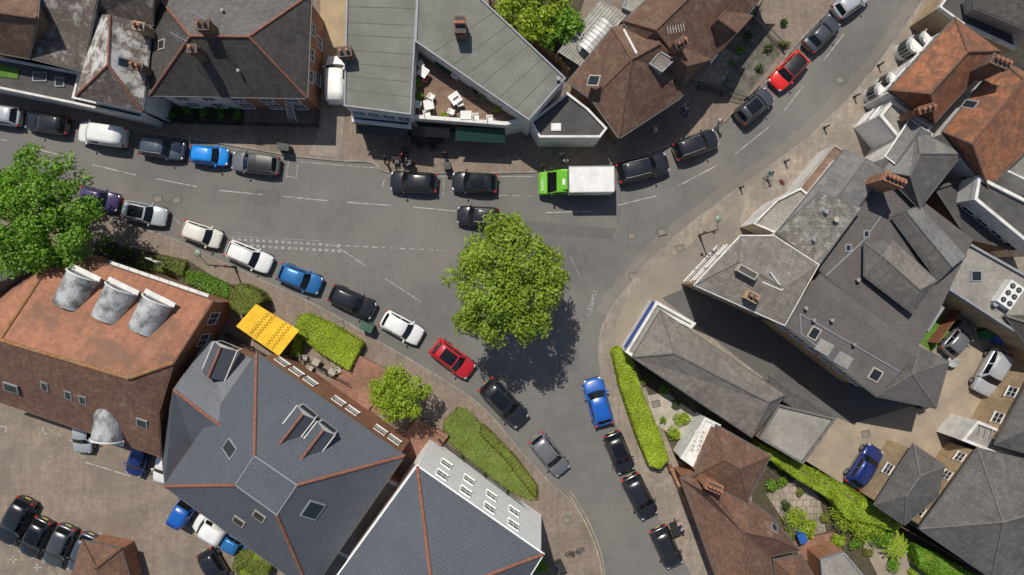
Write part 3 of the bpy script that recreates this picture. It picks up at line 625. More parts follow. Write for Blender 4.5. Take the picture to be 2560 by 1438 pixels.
# ------------------------------------------------------------ south-west buildings
c1=bld('large_brick_building','large brick building with orange clay tile roof and barrel dormers',
 [(-60,800,5),(150,622,5.5),(532,752,5.5),(432,908,7.6),(395,1030,7.2),(402,1142,5),(-60,985,4.5),(322,946,9),(0,850,9),(-60,836,9)],
 [0,1,2,3,4,5,6,9],[(0,1,8,9),(1,2,3,7,8),(3,4,7),(9,8,7,4,5,6)],['tile_orange','tile_orange','tile_redbrown','tile_redbrown'],'brick_red',[(1,8),(8,7),(7,3),(8,9)],'ridge_orange','ridge_brown',cat='building',rw=.16)  # south slope has darker tile: shade of facing away put into its colour
for (x,y),(x2,y2) in (((208,688),(172,765)),((304,722),(268,798)),((395,752),(358,828))):
    p,_=hit(c1,1,x,y);barrel(c1,(x,y,p.z+.75),(x2,y2,p.z+.7))
p,_=hit(c1,3,270,1090);barrel(c1,(268,1098,p.z+.6),(280,1015,p.z+.6),1.15)
for x,y,w in((28,970,1.2),(112,966,.6),(171,988,.6),(207,1000,.6),(355,1058,.9)): skylight(c1,3,x,y,w,.9)
ei=edge(c1,482,830)
for t in(.3,.7): win(c1,ei,t,3.2,1.0,1.4)
for i in range(10):
    t=.35+i*.065;a=W(150,622,5.1).lerp(W(532,752,5.1),t);V,F=box(a+Vector((.1,.25,0)),.8,.25,.2,-.33);mk('eaves_block',V,F,['white_paint'],c1.e)
cw=bld('slate_wing','low wing with blue-grey slate roof and red hip tiles',[(520,852,4.6),(648,905,4.6),(640,1120,5.2),(480,1115,5),(412,1214,5),(405,1140,4.6),(434,975,7.2),(570,1080,7.2)],[0,1,2,3,4,5,6],[(6,0,1,7),(1,2,7),(7,2,3),(6,7,3,4,5)],['slate_bluelight','slate_blue'],'brick_red',[(6,7)],'ridge_red',cat='building')
gdormer(cw,(552,868,6.6),(520,945,6.6),1.0,.9)
c2=bld('large_slate_building','large brick building with blue-grey slate hipped roof and red hips',
 [(641,884,6.5),(1010,1140,6.5),(775,1480,6.5),(410,1216,6.5),(636,1140,10.4),(742,1213,10.4),(692,1288,10.4),(588,1213,10.4)],
 [0,1,2,3],[(0,1,5,4),(1,2,6,5),(2,3,7,6),(3,0,4,7),(4,5,6,7)],['slate_blue']*4+['slate_blue'],'brick_red',[(0,4),(1,5),(2,6),(3,7)],'ridge_red','gutter_grey',cat='building')
gdormer(c2,(757,1036,9.3),(690,1122,9.3),.85,.8);gdormer(c2,(808,1076,9.3),(744,1160,9.3),.85,.8)
skylight(c2,3,575,1122,1.0,1.5);skylight(c2,1,782,1275,1.4,1.4);skylight(c2,2,597,1303,1.0,.9,fm='render_cream');skylight(c2,2,648,1290,1.0,.9,fm='render_cream')
for a_,b_2 in [(4,5),(5,6),(6,7),(7,4)]: V,F=cyl(c2.V[a_],c2.V[b_2],.05,n=5);mk('flashing',V,F,['lead'],c2.roof)
ei=edge(c2,825,1010)
for i in (0,1,3,4,6,7,8): win(c2,ei,.08+i*.105,3.4,1.0,1.2,bars=1,f=.05)
ei=edge(c2,890,1300)
for i in range(5): win(c2,ei,.1+i*.2,4.4,1.1,1.4)
c3b=bld('white_building','white rendered three-storey building with blue-grey slate roof',
 [(1043,1166,8.8),(1358,1386,8.8),(1200,1640,8.8),(840,1445,8.8),(1082,1490,12.6)],[0,1,2,3],[(0,1,4),(1,2,4),(2,3,4),(3,0,4)],'slate_blue','facade_white',[(0,4),(1,4)],'ridge_red','facade_white',cat='building',inset=.12,batter=.3)
ei=edge(c3b,1200,1276)
P_=c3b.P;fwd=P_[ei].x<P_[(ei+1)%4].x
for i in range(4):
    t=.17+i*.2;t=t if fwd else 1-t
    for z in(6.8,3.9): win(c3b,ei,t,z,.85,1.2,'facade_white',bars=1,f=.06)
a=c3b.P[ei];c=c3b.P[(ei+1)%4];d=c-a
fence('black railings along sunken basement steps',[(1100,1095),(1325,1270)],1.0,'black_metal',solid=False)
b=flat('link_building','low flat-roofed link between two buildings with white rails',[(960,1190),(1020,1225),(880,1400),(820,1370)],2.5,'felt_light','brick_red',.15,'render_white')
b=bld('shed','small outbuilding with brown hipped tile roof',[(205,1352,2.6),(302,1372,2.6),(330,1470,2.6),(170,1470,2.6),(240,1420,4),(250,1450,4)],[0,1,2,3],[(0,1,4),(1,2,5,4),(2,3,5),(3,0,4,5)],'tile_redbrown','brick_red',[(0,4),(1,4)],'ridge_brown',cat='outbuilding')
b=bld('house','house beside the road with grey-blue slate roof under a tree',[(-90,690,4.5),(70,655,4.5),(70,700,4.5),(-90,780,4.5),(-90,735,6),(66,678,6)],[0,1,5,2,3,4],[(0,1,5,4),(4,5,2,3)],'slate_blue','brick_brown',[(4,5)],'ridge_grey')
fence('brick boundary wall of the car park',[(225,1350),(330,1372),(325,1438)],1.2,'brick_red',t=.25,name='brick_wall',cat='wall')
e=slopeobj('yellow_canopy','bright yellow flat canopy over an entrance path','canopy',[(640,760,2.7),(748,826,2.7),(697,890,2.7),(590,816,2.7)],'yellow',.08,'black_metal')
for i in range(14):
    u=(i+.5)/14;a=W(640,760,2.78).lerp(W(590,816,2.78),u);c=W(748,826,2.78).lerp(W(697,890,2.78),u);V,F=cyl(a,c,.02,n=5);mk('rib',V,F,['yellow'],e)
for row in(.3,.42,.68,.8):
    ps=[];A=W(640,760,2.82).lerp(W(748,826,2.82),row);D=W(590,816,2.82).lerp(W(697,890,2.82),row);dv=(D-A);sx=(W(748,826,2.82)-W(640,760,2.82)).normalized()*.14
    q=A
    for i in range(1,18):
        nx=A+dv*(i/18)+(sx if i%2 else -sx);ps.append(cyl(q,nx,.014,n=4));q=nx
    V,F,_=join(ps);mk('shadow_zigzag',V,F,['yellow_shadow'],e)  # thin dark rods stand in for a shadow pattern falling on the canopy
fence('black railings beside the brick building forecourt',[(745,885),(880,960)],1.0,'black_metal',solid=False)
fence('black railings around the entrance canopy',[(575,835),(690,900),(745,850)],1.1,'black_metal',solid=False)
for pts in([(885,888),(985,940),(915,1035),(812,985)],[(1040,1050),(1120,1090),(1065,1165),(985,1115)]):
    P=[W(p[0],p[1],.35) for p in pts];c=sum(P,Vector())/4;e=thing('entrance_steps','wide weathered brick entrance steps beside the building','steps',(c.x,c.y,.1))
    for i in range(9):
        a=P[0].lerp(P[3],i/8);q=P[1].lerp(P[2],i/8);d=q-a;sp=(P[3]-P[0]).length/8;V,F=box((a+q)/2-Vector((0,0,.06*i-.2)),d.length,sp*.96,.4,math.atan2(d.y,d.x));mk('tread',V,F,['brick_path'],e)
# ------------------------------------------------------------ east buildings
b=bld('house','white house with dark slate roof and yellow gable wall',[(2430,-40,6),(2700,-40,6),(2700,130,6),(2440,20,6),(2440,-80,8)],[0,1,2,3],[(0,1,2,3)],'slate_dark','render_cream',cat='house')
b=flat('house_extension','yellowish two-storey wall section with white balcony rail',[(2345,20),(2400,-60),(2520,0),(2540,125),(2400,60)],4.2,'felt_dark','brick_yellow',.2,'render_white',pw=.15)
e1=bld('house','white house with rust-orange clay tile hipped roof',[(2388,45,5.2),(2500,128,5.2),(2335,308,5),(2222,226,5),(2420,130,7.4),(2325,235,7.4)],[0,1,2,3],[(0,1,4),(1,2,5,4),(2,3,5),(3,0,4,5)],'tile_rust','render_white',[(0,4),(1,4),(4,5),(2,5),(3,5)],'ridge_brown','gutter_grey',rw=.1)
chimney(e1,2315,272,7.2,1.2,.5,.3,3,'tile_rust');
ei=edge(e1,2300,135)
for i in range(4): win(e1,ei,.14+i*.24,3.4,1.0,1.2)
ei=edge(e1,2275,268)
for i in range(2): win(e1,ei,.3+i*.4,3.2,.9,1.2)
b=bld('house','house with mossy orange tile roof and skylight',[(2503,150,5.2),(2700,250,5.2),(2470,470,5),(2358,330,5),(2560,200,7.2),(2430,360,7.2)],[0,1,2,3],[(0,1,4),(1,2,5,4),(2,3,5),(3,0,4,5)],'tile_rust','render_white',[(0,4),(4,5),(3,5),(2,5)],'ridge_brown',rw=.1)
chimney(b,2500,155,8.2,1.4,.7,-.4,4,'brick_brown',3);skylight(b,3,2425,262,.8,1.1)
b=flat('white_building','flat-roofed rear building with grey felt roof',[(2560,260),(2720,330),(2620,480),(2450,400)],4.5,'felt','render_white',.2,pw=.15)
e1f=flat('white_shop','white rendered corner shop with angled front wall',[(2228,250),(2330,318),(2290,360),(2245,350),(2195,290)],4.2,'felt_light','facade_white',.2,cat='shop')
win(e1f,edge(e1f,2212,270),.5,2.2,1.2,.8);c=W(2195,302,2.4);
V,F=cyl(c+Vector((-.02,0,0)),c+Vector((-.1,-.05,0)),.3,n=14);mk('round_sign',V,F,[cmat((.7,.45,.03))],e1f.wall)
for x,y,r in((2176,242,.75),(2204,214,.7),(2255,132,.8),(2284,116,.7)):
    c=W(x,y,0);e=thing('bay_window','curved white bay window on a white house front','bay window',(c.x,c.y,.1),'curved white bay windows');n=9;ang0=math.radians(225)
    V=[];F=[]
    for z in(.1,2.4):
        for i in range(n): a=ang0-math.pi/2+math.pi*i/(n-1);V.append(Vector((c.x+r*math.cos(a),c.y+r*math.sin(a),z)))
    F=[(i,i+1,n+i+1,n+i) for i in range(n-1)]+[tuple(range(n,2*n))];mk('bay',V,F,['white_paint'],e)
    for i in range(n-1):
        a=(V[i]+V[i+1])/2;nn=(a-Vector((c.x,c.y,a.z))).normalized();d=V[i+1]-V[i];V2,F2=box(Vector((a.x,a.y,1.4))+nn*.02,d.length*.7,.05,1.2,math.atan2(d.y,d.x));mk('pane',V2,F2,['glass'],e)
    V2,F2,_=join([cyl(V[n+i]+Vector((0,0,.35)),V[n+i+1]+Vector((0,0,.35)),.03,n=5) for i in range(n-1)]+[cyl(V[n+i],V[n+i]+Vector((0,0,.35)),.02,n=5) for i in range(n)]);mk('balcony_rail',V2,F2,['white_paint'],e)
b=flat('house_extension','white rear wing with window row',[(2440,440),(2600,520),(2600,640),(2430,500)],5,'felt_dark','render_white',.3)
ei=edge(b,2515,570)
for i in range(4): win(b,ei,.15+i*.22,3,1.0,1.0)
ea=bld('shop_building','old shop with pale worn slate double-pitched roof',[(2112,376,5.5),(2212,424,5.5),(2044,662,5.2),(1945,580,5.2),(2165,398,5.9),(1996,620,5.9)],[0,4,1,2,5,3],[(0,4,5,3),(4,1,2,5)],['slate_grey','slate_grey'],'render_white',[(4,5)],'ridge_grey',cat='shop',rw=.06)
ea2=bld('shop_building','long low shop roof with lichen-stained slates',[(2052,482,5.98),(2152,520,6.0),(2046,664,5.95),(1942,582,5.95)],[0,1,2,3],[(0,1,2,3)],'slate_lichen','render_white',cat='shop')
vent(ea2,0,2085,550,.15,'render_cream');vent(ea2,0,2030,600);vent(ea2,0,2060,530,.12)
eb=bld('house','house with grey slate hipped roof and tall brick chimney',[(2206,428,5.4),(2290,322,5.4),(2405,385,5.4),(2300,520,5.4),(2300,385,6.9),(2275,440,6.9)],[0,1,2,3],[(0,1,4,5),(1,2,4),(2,3,5,4),(3,0,5)],['slate_grey','slate_grey','slate_mid','slate_mid'],'render_white',[(0,5),(1,4),(2,4),(4,5),(3,5)],'ridge_grey',rw=.07)
chimney(eb,2235,450,8.2,1.6,.6,-.4,5,'brick_red',3.5)
b=bld('house','small grey slate gabled roof beside a white parapet',[(2215,390,5.2),(2275,300,5.2),(2330,335,5.2),(2265,425,5.2),(2302,318,6.0),(2240,408,6.0)],[0,1,4,2,3,5],[(0,1,4,5),(4,2,3,5)],'slate_grey','render_white',[(4,5)],'ridge_grey','white_paint',rw=.06)
ec=bld('rear_building','rear building with dark brown-grey lean roof and rooflights',[(2044,664,4.9),(2195,445,4.9),(2300,500,4.5),(2430,600,4.5),(2345,780,4.5),(2290,870,4.5),(2060,690,4.8)],[0,1,2,3,4,5,6],[(0,1,2,3,4,5,6)],'roof_brown_smooth','brick_brown',cat='building')
skylight(ec,0,2165,585,.5,.6);skylight(ec,0,2120,620,.5,.6);vent(ec,0,2140,700,.12,'felt_light')
flash(ec,0,(2065,690),(2160,600),.06);flash(ec,0,(2160,600),(2230,500),.06)
b=bld('rear_building','rear range with grey slate gable roof',[(2232,545,5.2),(2300,515,5.2),(2415,640,5.2),(2345,700,5.2),(2265,528,5.9),(2380,668,5.9)],[0,4,1,2,5,3],[(0,4,5,3),(4,1,2,5)],['slate_mid','slate_grey'],'brick_brown',[(4,5)],'ridge_grey',cat='building',rw=.07)
b=bld('rear_building','rear range with dark slate hipped roof and pale ridge',[(2163,608,5.5),(2232,600,5.5),(2342,702,5.5),(2282,782,5.5),(2162,690,5.5),(2205,640,6.2),(2300,725,6.2)],[0,1,2,3,4],[(0,1,5),(1,2,6,5),(2,3,6),(3,4,5,6),(4,0,5)],['slate_mid','slate_brown','slate_mid','slate_mid','slate_mid'],'brick_brown',[(0,5),(5,6),(4,5)],'ridge_grey',cat='building',rw=.07)
ed=bld('corner_house','corner building with brown-grey slate hipped roof and white fascia',[(1738,712,6.6),(1852,590,6.6),(1935,590,6.6),(2046,662,6.6),(1962,812,6.6),(1845,655,7.2),(1960,720,7.2)],[0,1,2,3,4],[(0,1,5),(1,2,3,6,5),(3,4,6),(4,0,5,6)],['slate_brown'],'brick_yellow',[(0,5),(1,5),(5,6)],'ridge_grey','render_white',cat='shop',rw=.07)
chimney(ed,1868,680,7.8,1.5,.5,-.5,0,'render_cream',2);chimney(ed,1880,742,7.6,.9,.6,-.5,2,'brick_yellow',2)
flash(ed,3,(1925,680),(1958,724),.06,'white_paint');flash(ed,3,(1905,705),(1955,726),.06,'white_paint')
ei=edge(ed,1795,650)
for i in range(3): win(ed,ei,.2+i*.3,4.4,1.1,1.5);win(ed,ei,.2+i*.3,1.6,1.3,1.8)
ei=edge(ed,1850,762)
for i in range(5): win(ed,ei,.1+i*.2,4.2,1,1.4)
ee=bld('long_house','long building with smooth grey-brown roof and skylights',[(1962,812,6.4),(2050,688,6.4),(2298,872,6.2),(2192,990,6.2),(2035,708,6.8),(2285,892,6.7)],[0,4,1,2,5,3],[(0,4,5,3),(4,1,2,5)],['roof_brown_smooth'],'brick_yellow',[],'ridge_brown')
for x,y,w in((2035,833,.8),(2060,868,1.2),(2108,900,1.2),(2188,937,.9)): skylight(ee,0,x,y,w,1.0,fm='render_cream' if w<1.1 else 'lead',gm='glass' if w<1.1 else 'felt_light')
for x,y in((2030,800),(2075,800),(2130,860),(2010,770)): vent(ee,0,x,y,.1,'felt_light')
for p,q in(((2000,785),(2003,835)),((2000,785),(2250,930)),((2003,835),(2060,880))): flash(ee,0,p,q,.05)
ei=edge(ee,2075,900)
for i in range(6): win(ee,ei,.08+i*.17,4.0,.9,1.2)
b=bld('house','end building with dark hipped slate roof',[(2192,990,5.6),(2298,868,5.6),(2372,905,5.4),(2340,1020,5.4),(2280,935,6.6)],[0,1,2,3],[(0,1,4),(1,2,4),(2,3,4),(3,0,4)],['slate_mid','slate_mid','roof_brown_smooth','roof_brown_smooth'],'brick_brown',[(0,4),(1,4),(2,4),(3,4)],'ridge_grey',rw=.07)
b=flat('rear_building','large flat-roofed block with pale grey roof and lead edges',[(2415,605),(2620,720),(2600,870),(2500,810),(2345,710)],4.2,'felt_light','brick_yellow',.25,'lead',pw=.18)
skylight(b,0,2440,690,.9,.9);vent(b,0,2480,760,.15)
c=W(2527,737,4.9);e=thing('air_conditioner','white air-conditioning unit with six round fans on a flat roof','air conditioner',(c.x,c.y,4.2));r=-.6
R=Matrix.Rotation(r,3,'Z');V,F=box(c-Vector((0,0,.35)),1.3,2.1,.75,r);mk('casing',V,F,['white_paint'],e)
for i in range(3):
    for j in range(2):
        q=c+R@Vector(((j-.5)*.6,(i-1)*.66,.03));V,F,mi=join([cyl(q,q+Vector((0,0,.05)),.22,n=16)+(0,),cyl(q+Vector((0,0,.05)),q+Vector((0,0,.07)),.09,n=10)+(1,)]);mk('fan',V,F,['gutter_dark','steel'],e,mi)
b=flat('rear_building','dark low roofed rear block',[(2330,470),(2450,430),(2600,640),(2415,600)],3.0,'felt_dark','brick_brown',.2,'felt_dark')
b=bld('house','house with dark slate roof and yellow brick walls',[(2515,790,4.6),(2700,790,4.6),(2700,960,4.6),(2575,870,4.6),(2640,830,6)],[0,1,2,3],[(0,1,4),(1,2,4),(2,3,4),(3,0,4)],'slate_dark','brick_yellow',[(0,4)],'ridge_grey')
e4=bld('long_cottage','long low building with brown-grey slate hipped roof',[(1582,893,3.8),(1652,778,3.8),(1962,988,3.8),(1880,1092,3.8),(1686,884,5.2),(1922,1006,5.2)],[0,1,2,3],[(0,1,4),(1,2,5,4),(2,3,5),(3,0,4,5)],['slate_brown','slate_brown','slate_brown','slate_brown'],'render_cream',[(0,4),(1,4),(4,5),(2,5),(3,5)],'ridge_grey',cat='shop',rw=.08)
ei=edge(e4,1730,990)
for i in range(4): win(e4,ei,.15+i*.22,2,1,1.1)
e4f=flat('shop_unit','white shop front with blue fascia sign band',[(1562,880),(1640,752),(1740,808),(1728,822),(1655,785),(1585,896)],3.3,'felt_light','render_white',.15,'render_white',cat='shop')
a=W(1566,872,3.35);c=W(1638,756,3.35);d=c-a;V,F=box((a+c)/2+Vector((-.12,.08,-.1)),d.length,.12,.6,math.atan2(d.y,d.x));mk('fascia_sign',V,F,[cmat((.03,.07,.3))],e4f.e)
b=flat('rear_extension','flat-roofed extension with pale grey felt',[(1945,1010),(2090,1045),(2005,1160),(1895,1095)],3.3,'felt_light','brick_yellow',.2,'ridge_grey',pw=.18)
b=bld('rear_extension','narrow grey slate lean-to roof',[(1925,940,3.4),(2090,1042,3.4),(2060,1060,3),(1930,985,3)],[0,1,2,3],[(0,1,2,3)],'slate_mid','brick_yellow')
e5=bld('cottage','cottage with weathered brown hipped tile roof',[(1735,1190,4.8),(1792,1064,4.8),(1926,1140,4.8),(1868,1255,4.8),(1812,1150,6.8),(1850,1172,6.8)],[0,1,2,3],[(0,1,4),(1,2,5,4),(2,3,5),(3,0,4,5)],'tile_redbrown','brick_red',[(0,4),(1,4),(4,5),(2,5),(3,5)],'ridge_brown',rw=.08)
e5b=bld('cottage','cottage with long cross-ridged brown tile roof and brick chimney',[(1702,1196,4.4),(1760,1185,4.4),(1862,1245,4.4),(1925,1290,4.4),(1998,1375,4.4),(1925,1392,4.4),(1945,1520,4.4),(1835,1560,4.4),(1770,1232,6.3),(1858,1330,6.5),(1935,1345,6.2),(1890,1500,6.5)],[0,1,2,3,4,5,6,7],[(0,1,8),(1,2,3,9,8),(3,4,10,9),(4,5,10),(5,6,11,9,10),(6,7,11),(7,0,8,9,11)],'tile_redbrown','brick_red',[(0,8),(8,9),(9,10),(9,11),(4,10),(5,9)],'ridge_brown',rw=.08)
chimney(e5b,1785,1218,7.4,1.2,.6,-.4,4,'brick_red',2.6);skylight(e5b,2,1935,1320,.6,.8)
b=flat('conservatory','white flat-roofed conservatory beside the cottage',[(1762,1042),(1802,1062),(1735,1170),(1700,1145)],2.8,'white_paint','white_paint',.1,'white_paint')
for i in range(5):
    for j in range(2):
        skylight(b,0,1742+j*16-i*3,1080+i*11,.35,.28,rot=-.5,fm='white_paint')
b=bld('cottage','cottage with patched brown tile roof',[(1935,1400,4.2),(2005,1392,4.2),(2070,1500,4.2),(1950,1520,4.2),(1985,1445,5.6)],[0,1,2,3],[(0,1,4),(1,2,4),(2,3,4),(3,0,4)],'tile_redbrown','brick_red',[(0,4),(1,4)],'ridge_brown',rw=.08)
b=flat('house_extension','grey flat-roofed extension at the back of a cottage',[(2050,1400),(2110,1380),(2160,1440),(2160,1520),(2060,1520)],2.8,'felt_light','brick_red',.15,'lead',pw=.12)
e6=bld('house','house with dark slate pyramid roof and pale ridge tiles',[(2445,1122,4.3),(2650,1170,4.3),(2700,1480,4.3),(2480,1445,4.3),(2300,1322,4.3),(2508,1305,7),(2560,1290,7)],[0,1,2,3,4],[(0,1,6,5),(1,2,6),(2,3,5,6),(3,4,5),(4,0,5)],'slate_mid','brick_yellow',[(0,5),(5,6),(3,5),(4,5)],'ridge_grey',rw=.1)
ei=edge(e6,2372,1222)
for i in range(4): win(e6,ei,.12+i*.25,2.7,.7,.9)
e7=bld('house','yellow brick house with dark slate hipped roof',[(2285,1113,4.2),(2362,1165,4.2),(2345,1242,4.2),(2262,1312,4.2),(2188,1262,4.2),(2300,1190,5.7),(2265,1240,5.7)],[0,1,2,3,4],[(0,1,5),(1,2,6,5),(2,3,6),(3,4,6),(4,0,5,6)],'slate_mid','brick_yellow',[(0,5),(1,5),(5,6),(3,6)],'ridge_grey',rw=.09)
ei=edge(e7,2236,1188);win(e7,ei,.45,2.6,.8,.9)
b=flat('house_extension','white and yellow brick rear wing with garage door',[(2440,1050),(2540,1090),(2600,1180),(2450,1120),(2400,1100)],3.4,'felt_light','render_white',.2)
for i in range(7):
    p=W(2450+i*14,1072+i*7,3.5);V,F=box(p,.05,1.0,.06,-.3);mk('roof_batten',V,F,['lead'],b.roof)
b=bld('house','yellow brick house with grey slate roof and white windows',[(2590,925,4.6),(2700,1000,4.6),(2660,1160,4.6),(2490,1110,4.6),(2600,1060,6.2)],[0,1,2,3],[(0,1,4),(1,2,4),(2,3,4),(3,0,4)],'slate_mid','brick_yellow',[(0,4)],'ridge_grey')
ei=edge(b,2540,1018)
for i in range(2): win(b,ei,.3+i*.4,3.0,.8,1.0)
b=flat('shop_unit','low shop fascia with flower baskets and white panels',[(1880,560),(1940,500),(2000,470),(2030,495),(1940,585)],3.4,'felt_light','render_white',.2,'render_white',cat='shop',pw=.15)
b=flat('shop_unit','narrow shop canopy with timber roof',[(1990,480),(2085,362),(2112,378),(2025,495)],3.2,'wood_deck','render_white',.08,'render_cream',cat='shop',pw=.1)
b=flat('garden_room','small glazed garden room roof behind the houses',[(2290,800),(2330,745),(2360,770),(2320,830)],2.6,'glass_pale','white_paint',.1,'lead')
sheet('turf_lawn',[(2290,850),(2340,780),(2400,800),(2330,880)],.13,'turf')
fence('reddish timber fence around a small garden',[(2385,765),(2318,855)],1.5,'ridge_red')
fence('timber fence along the gravel yard edge',[(1990,1165),(2260,1320),(2470,1438)],1.6,'wood_fence')
fence('low brick wall beside the cottage pavement',[(1672,1165),(1780,1400)],1.0,'brick_red',t=.25,name='brick_wall',cat='wall')
# ------------------------------------------------------------ vegetation
tree('street_tree','large lime-green street tree standing in the road junction',1266,710,4.1,4.4,7.2,3.6,140,'leaf_main',.13,250,.92,rag=1.2)
tree('tree','large bright green tree beside the road',92,545,4.25,4.35,6.2,3.0,130,'leaf_green',.13,250,.95,rag=1.5)
tree('tree','small bright green tree beside brick steps',998,985,2.15,2.0,3.8,1.7,60,'leaf_lime',.11,330,.62,rag=1.6)
hedge('clipped lime-green hedge beside the pavement',[(745,790),(770,786),(840,818),(906,858),(872,926),(800,882),(735,830)],1.2,'leaf_hedge')
hedge('rounded clipped hedge beside the yellow canopy',[(572,718),(600,710),(640,728),(658,748),(630,780),(600,786),(575,765)],2.0,'leaf_olive')
hedge('small clipped lime bush by the entrance',[(735,838),(752,848),(746,888),(726,890)],1.1,'leaf_hedge')
hedge('long clipped green hedge along the pavement',[(1532,878),(1545,868),(1575,882),(1590,935),(1612,1000),(1650,1085),(1672,1150),(1650,1172),(1625,1165),(1590,1080),(1550,960)],1.5,'leaf_hedge')
hedge('grassy planted verge beside the pavement',[(1145,1018),(1165,1022),(1205,1062),(1270,1125),(1340,1215),(1342,1248),(1325,1250),(1270,1228),(1190,1165),(1105,1092),(1112,1050)],.3,'leaf_grass',dens=330,leaf=.06,name='planting_bed',cat='plants',lump=.03,core='turf')
hedge('low clipped hedge along the edge of the verge',[(1205,1062),(1225,1078),(1285,1140),(1342,1215),(1342,1248),(1322,1225),(1265,1150),(1200,1085)],.6,'leaf_olive',lump=.06)
hedge('ivy-covered hedge along the yard fence',[(1895,1105),(1990,1155),(2130,1225),(2255,1305),(2240,1330),(2180,1310),(2120,1300),(2080,1250),(1990,1195),(1900,1130)],1.9,'leaf_lime',lump=.25,leaf=.08,dens=300)
hedge('ivy-covered hedge by the bottom garden fence',[(2290,1365),(2340,1385),(2440,1440),(2480,1500),(2400,1500),(2300,1420)],1.8,'leaf_green',lump=.25,leaf=.08,dens=300)
hedge('low shrubs in a bed beside the brick building',[(465,678),(500,680),(570,712),(568,745),(510,728),(462,705)],.7,'leaf_green',dens=260,name='planting_bed',cat='plants',gap=.4,core='core')
hedge('low mixed plants beside the pavement',[(355,640),(400,640),(465,655),(455,690),(400,680),(330,668)],.6,'leaf_olive',dens=200,name='planting_bed',cat='plants',gap=.5,core='core')
hedge('rounded bush by the car park',[(590,1380),(640,1372),(680,1400),(670,1438),(600,1450),(580,1420)],1.3,'leaf_olive',name='bush',cat='bush',lump=.25)
SH=[(270,612,.8,'leaf_green'),(310,630,.9,'leaf_dark'),(1705,1047,.75,'leaf_lime'),(1683,1083,.7,'leaf_lime'),(1930,1213,.6,'leaf_green'),(1955,1208,.5,'leaf_green'),(1990,1290,1.1,'leaf_lime'),(2020,1320,1.0,'leaf_lime'),(1975,1330,.7,'leaf_olive'),(2120,1290,1.6,'leaf_lime'),(2160,1310,1.6,'leaf_lime'),(2205,1330,1.3,'leaf_green'),(2230,1412,.7,'leaf_green'),(1640,940,.6,'leaf_dark'),(1660,975,.5,'leaf_green'),(1350,1415,.8,'leaf_green'),(1045,210,.6,'leaf_green'),(1048,240,.5,'leaf_green'),(1210,235,.55,'leaf_green'),(1190,222,.5,'leaf_dark'),(1245,275,.4,'leaf_lime'),(1110,288,.35,'leaf_lime'),(1060,200,.4,'leaf_red'),(1850,125,.4,'leaf_green'),(1830,160,.35,'leaf_green'),(1960,60,.5,'leaf_dark'),(1250,345,.3,'leaf_red'),(2490,1030,.6,'leaf_green'),(2310,820,.4,'leaf_green'),(900,1050,.5,'leaf_dark'),(2060,1290,.6,'leaf_olive'),(2080,1215,.7,'leaf_olive'),(2040,1190,.6,'leaf_green'),(2090,1350,.8,'leaf_lime'),(2140,1360,.7,'leaf_green'),(1950,1160,.6,'leaf_lime'),(2170,1380,.5,'leaf_olive'),(1620,900,.5,'leaf_green'),(1610,950,.5,'leaf_olive'),(1690,1010,.5,'leaf_dark'),(1655,1050,.45,'leaf_green'),(2280,1440,.7,'leaf_lime'),(1960,110,.5,'leaf_olive'),(1780,140,.4,'leaf_green'),(1900,170,.4,'leaf_dark'),(1955,455,.3,'leaf_red'),(1975,480,.3,'leaf_red'),(1960,1265,.6,'leaf_dark'),(2000,1230,.5,'leaf_olive'),(2100,1265,.9,'leaf_green'),(1940,1320,.5,'leaf_green'),(1870,90,.5,'leaf_dark'),(1920,120,.45,'leaf_dark'),(960,1075,.5,'leaf_green')]
for x,y,r,mt in SH:
    on=1020<x<1300 and 190<y<300
    e=shrub(x,y,r,mt,label={'leaf_lime':'lime-green shrub in a garden bed','leaf_green':'green leafy shrub in a garden','leaf_dark':'dark green shrub in a garden','leaf_olive':'olive-green shrub in a garden','leaf_red':'pot plant with bright red flowers'}[mt])
    if on: e.location.z=3.4;c=W(x,y,3.4);e.location.x=c.x;e.location.y=c.y
c=W(2238,1365,1);e=thing('tree_fern','tree fern with long arching green fronds','plant',(c.x,c.y,.1));P=[];Nn=[];
for i in range(14):
    a=i*.45
    for k in range(70):
        u=random.random();rr=1.3*u;w=.22*math.sin(3.1*u**.7)
        s=random.uniform(-w,w);P.append((c.x+math.cos(a)*rr-math.sin(a)*s,c.y+math.sin(a)*rr+math.cos(a)*s,1.2+.5*u-.9*u*u));Nn.append((0,0,1))
leafobj('fronds',np.array(P),np.array(Nn),.09,'leaf_lime',e,jit=.3);V,F=cyl((c.x,c.y,.1),(c.x,c.y,1.25),.14,.1);mk('trunk',V,F,['bark'],e)
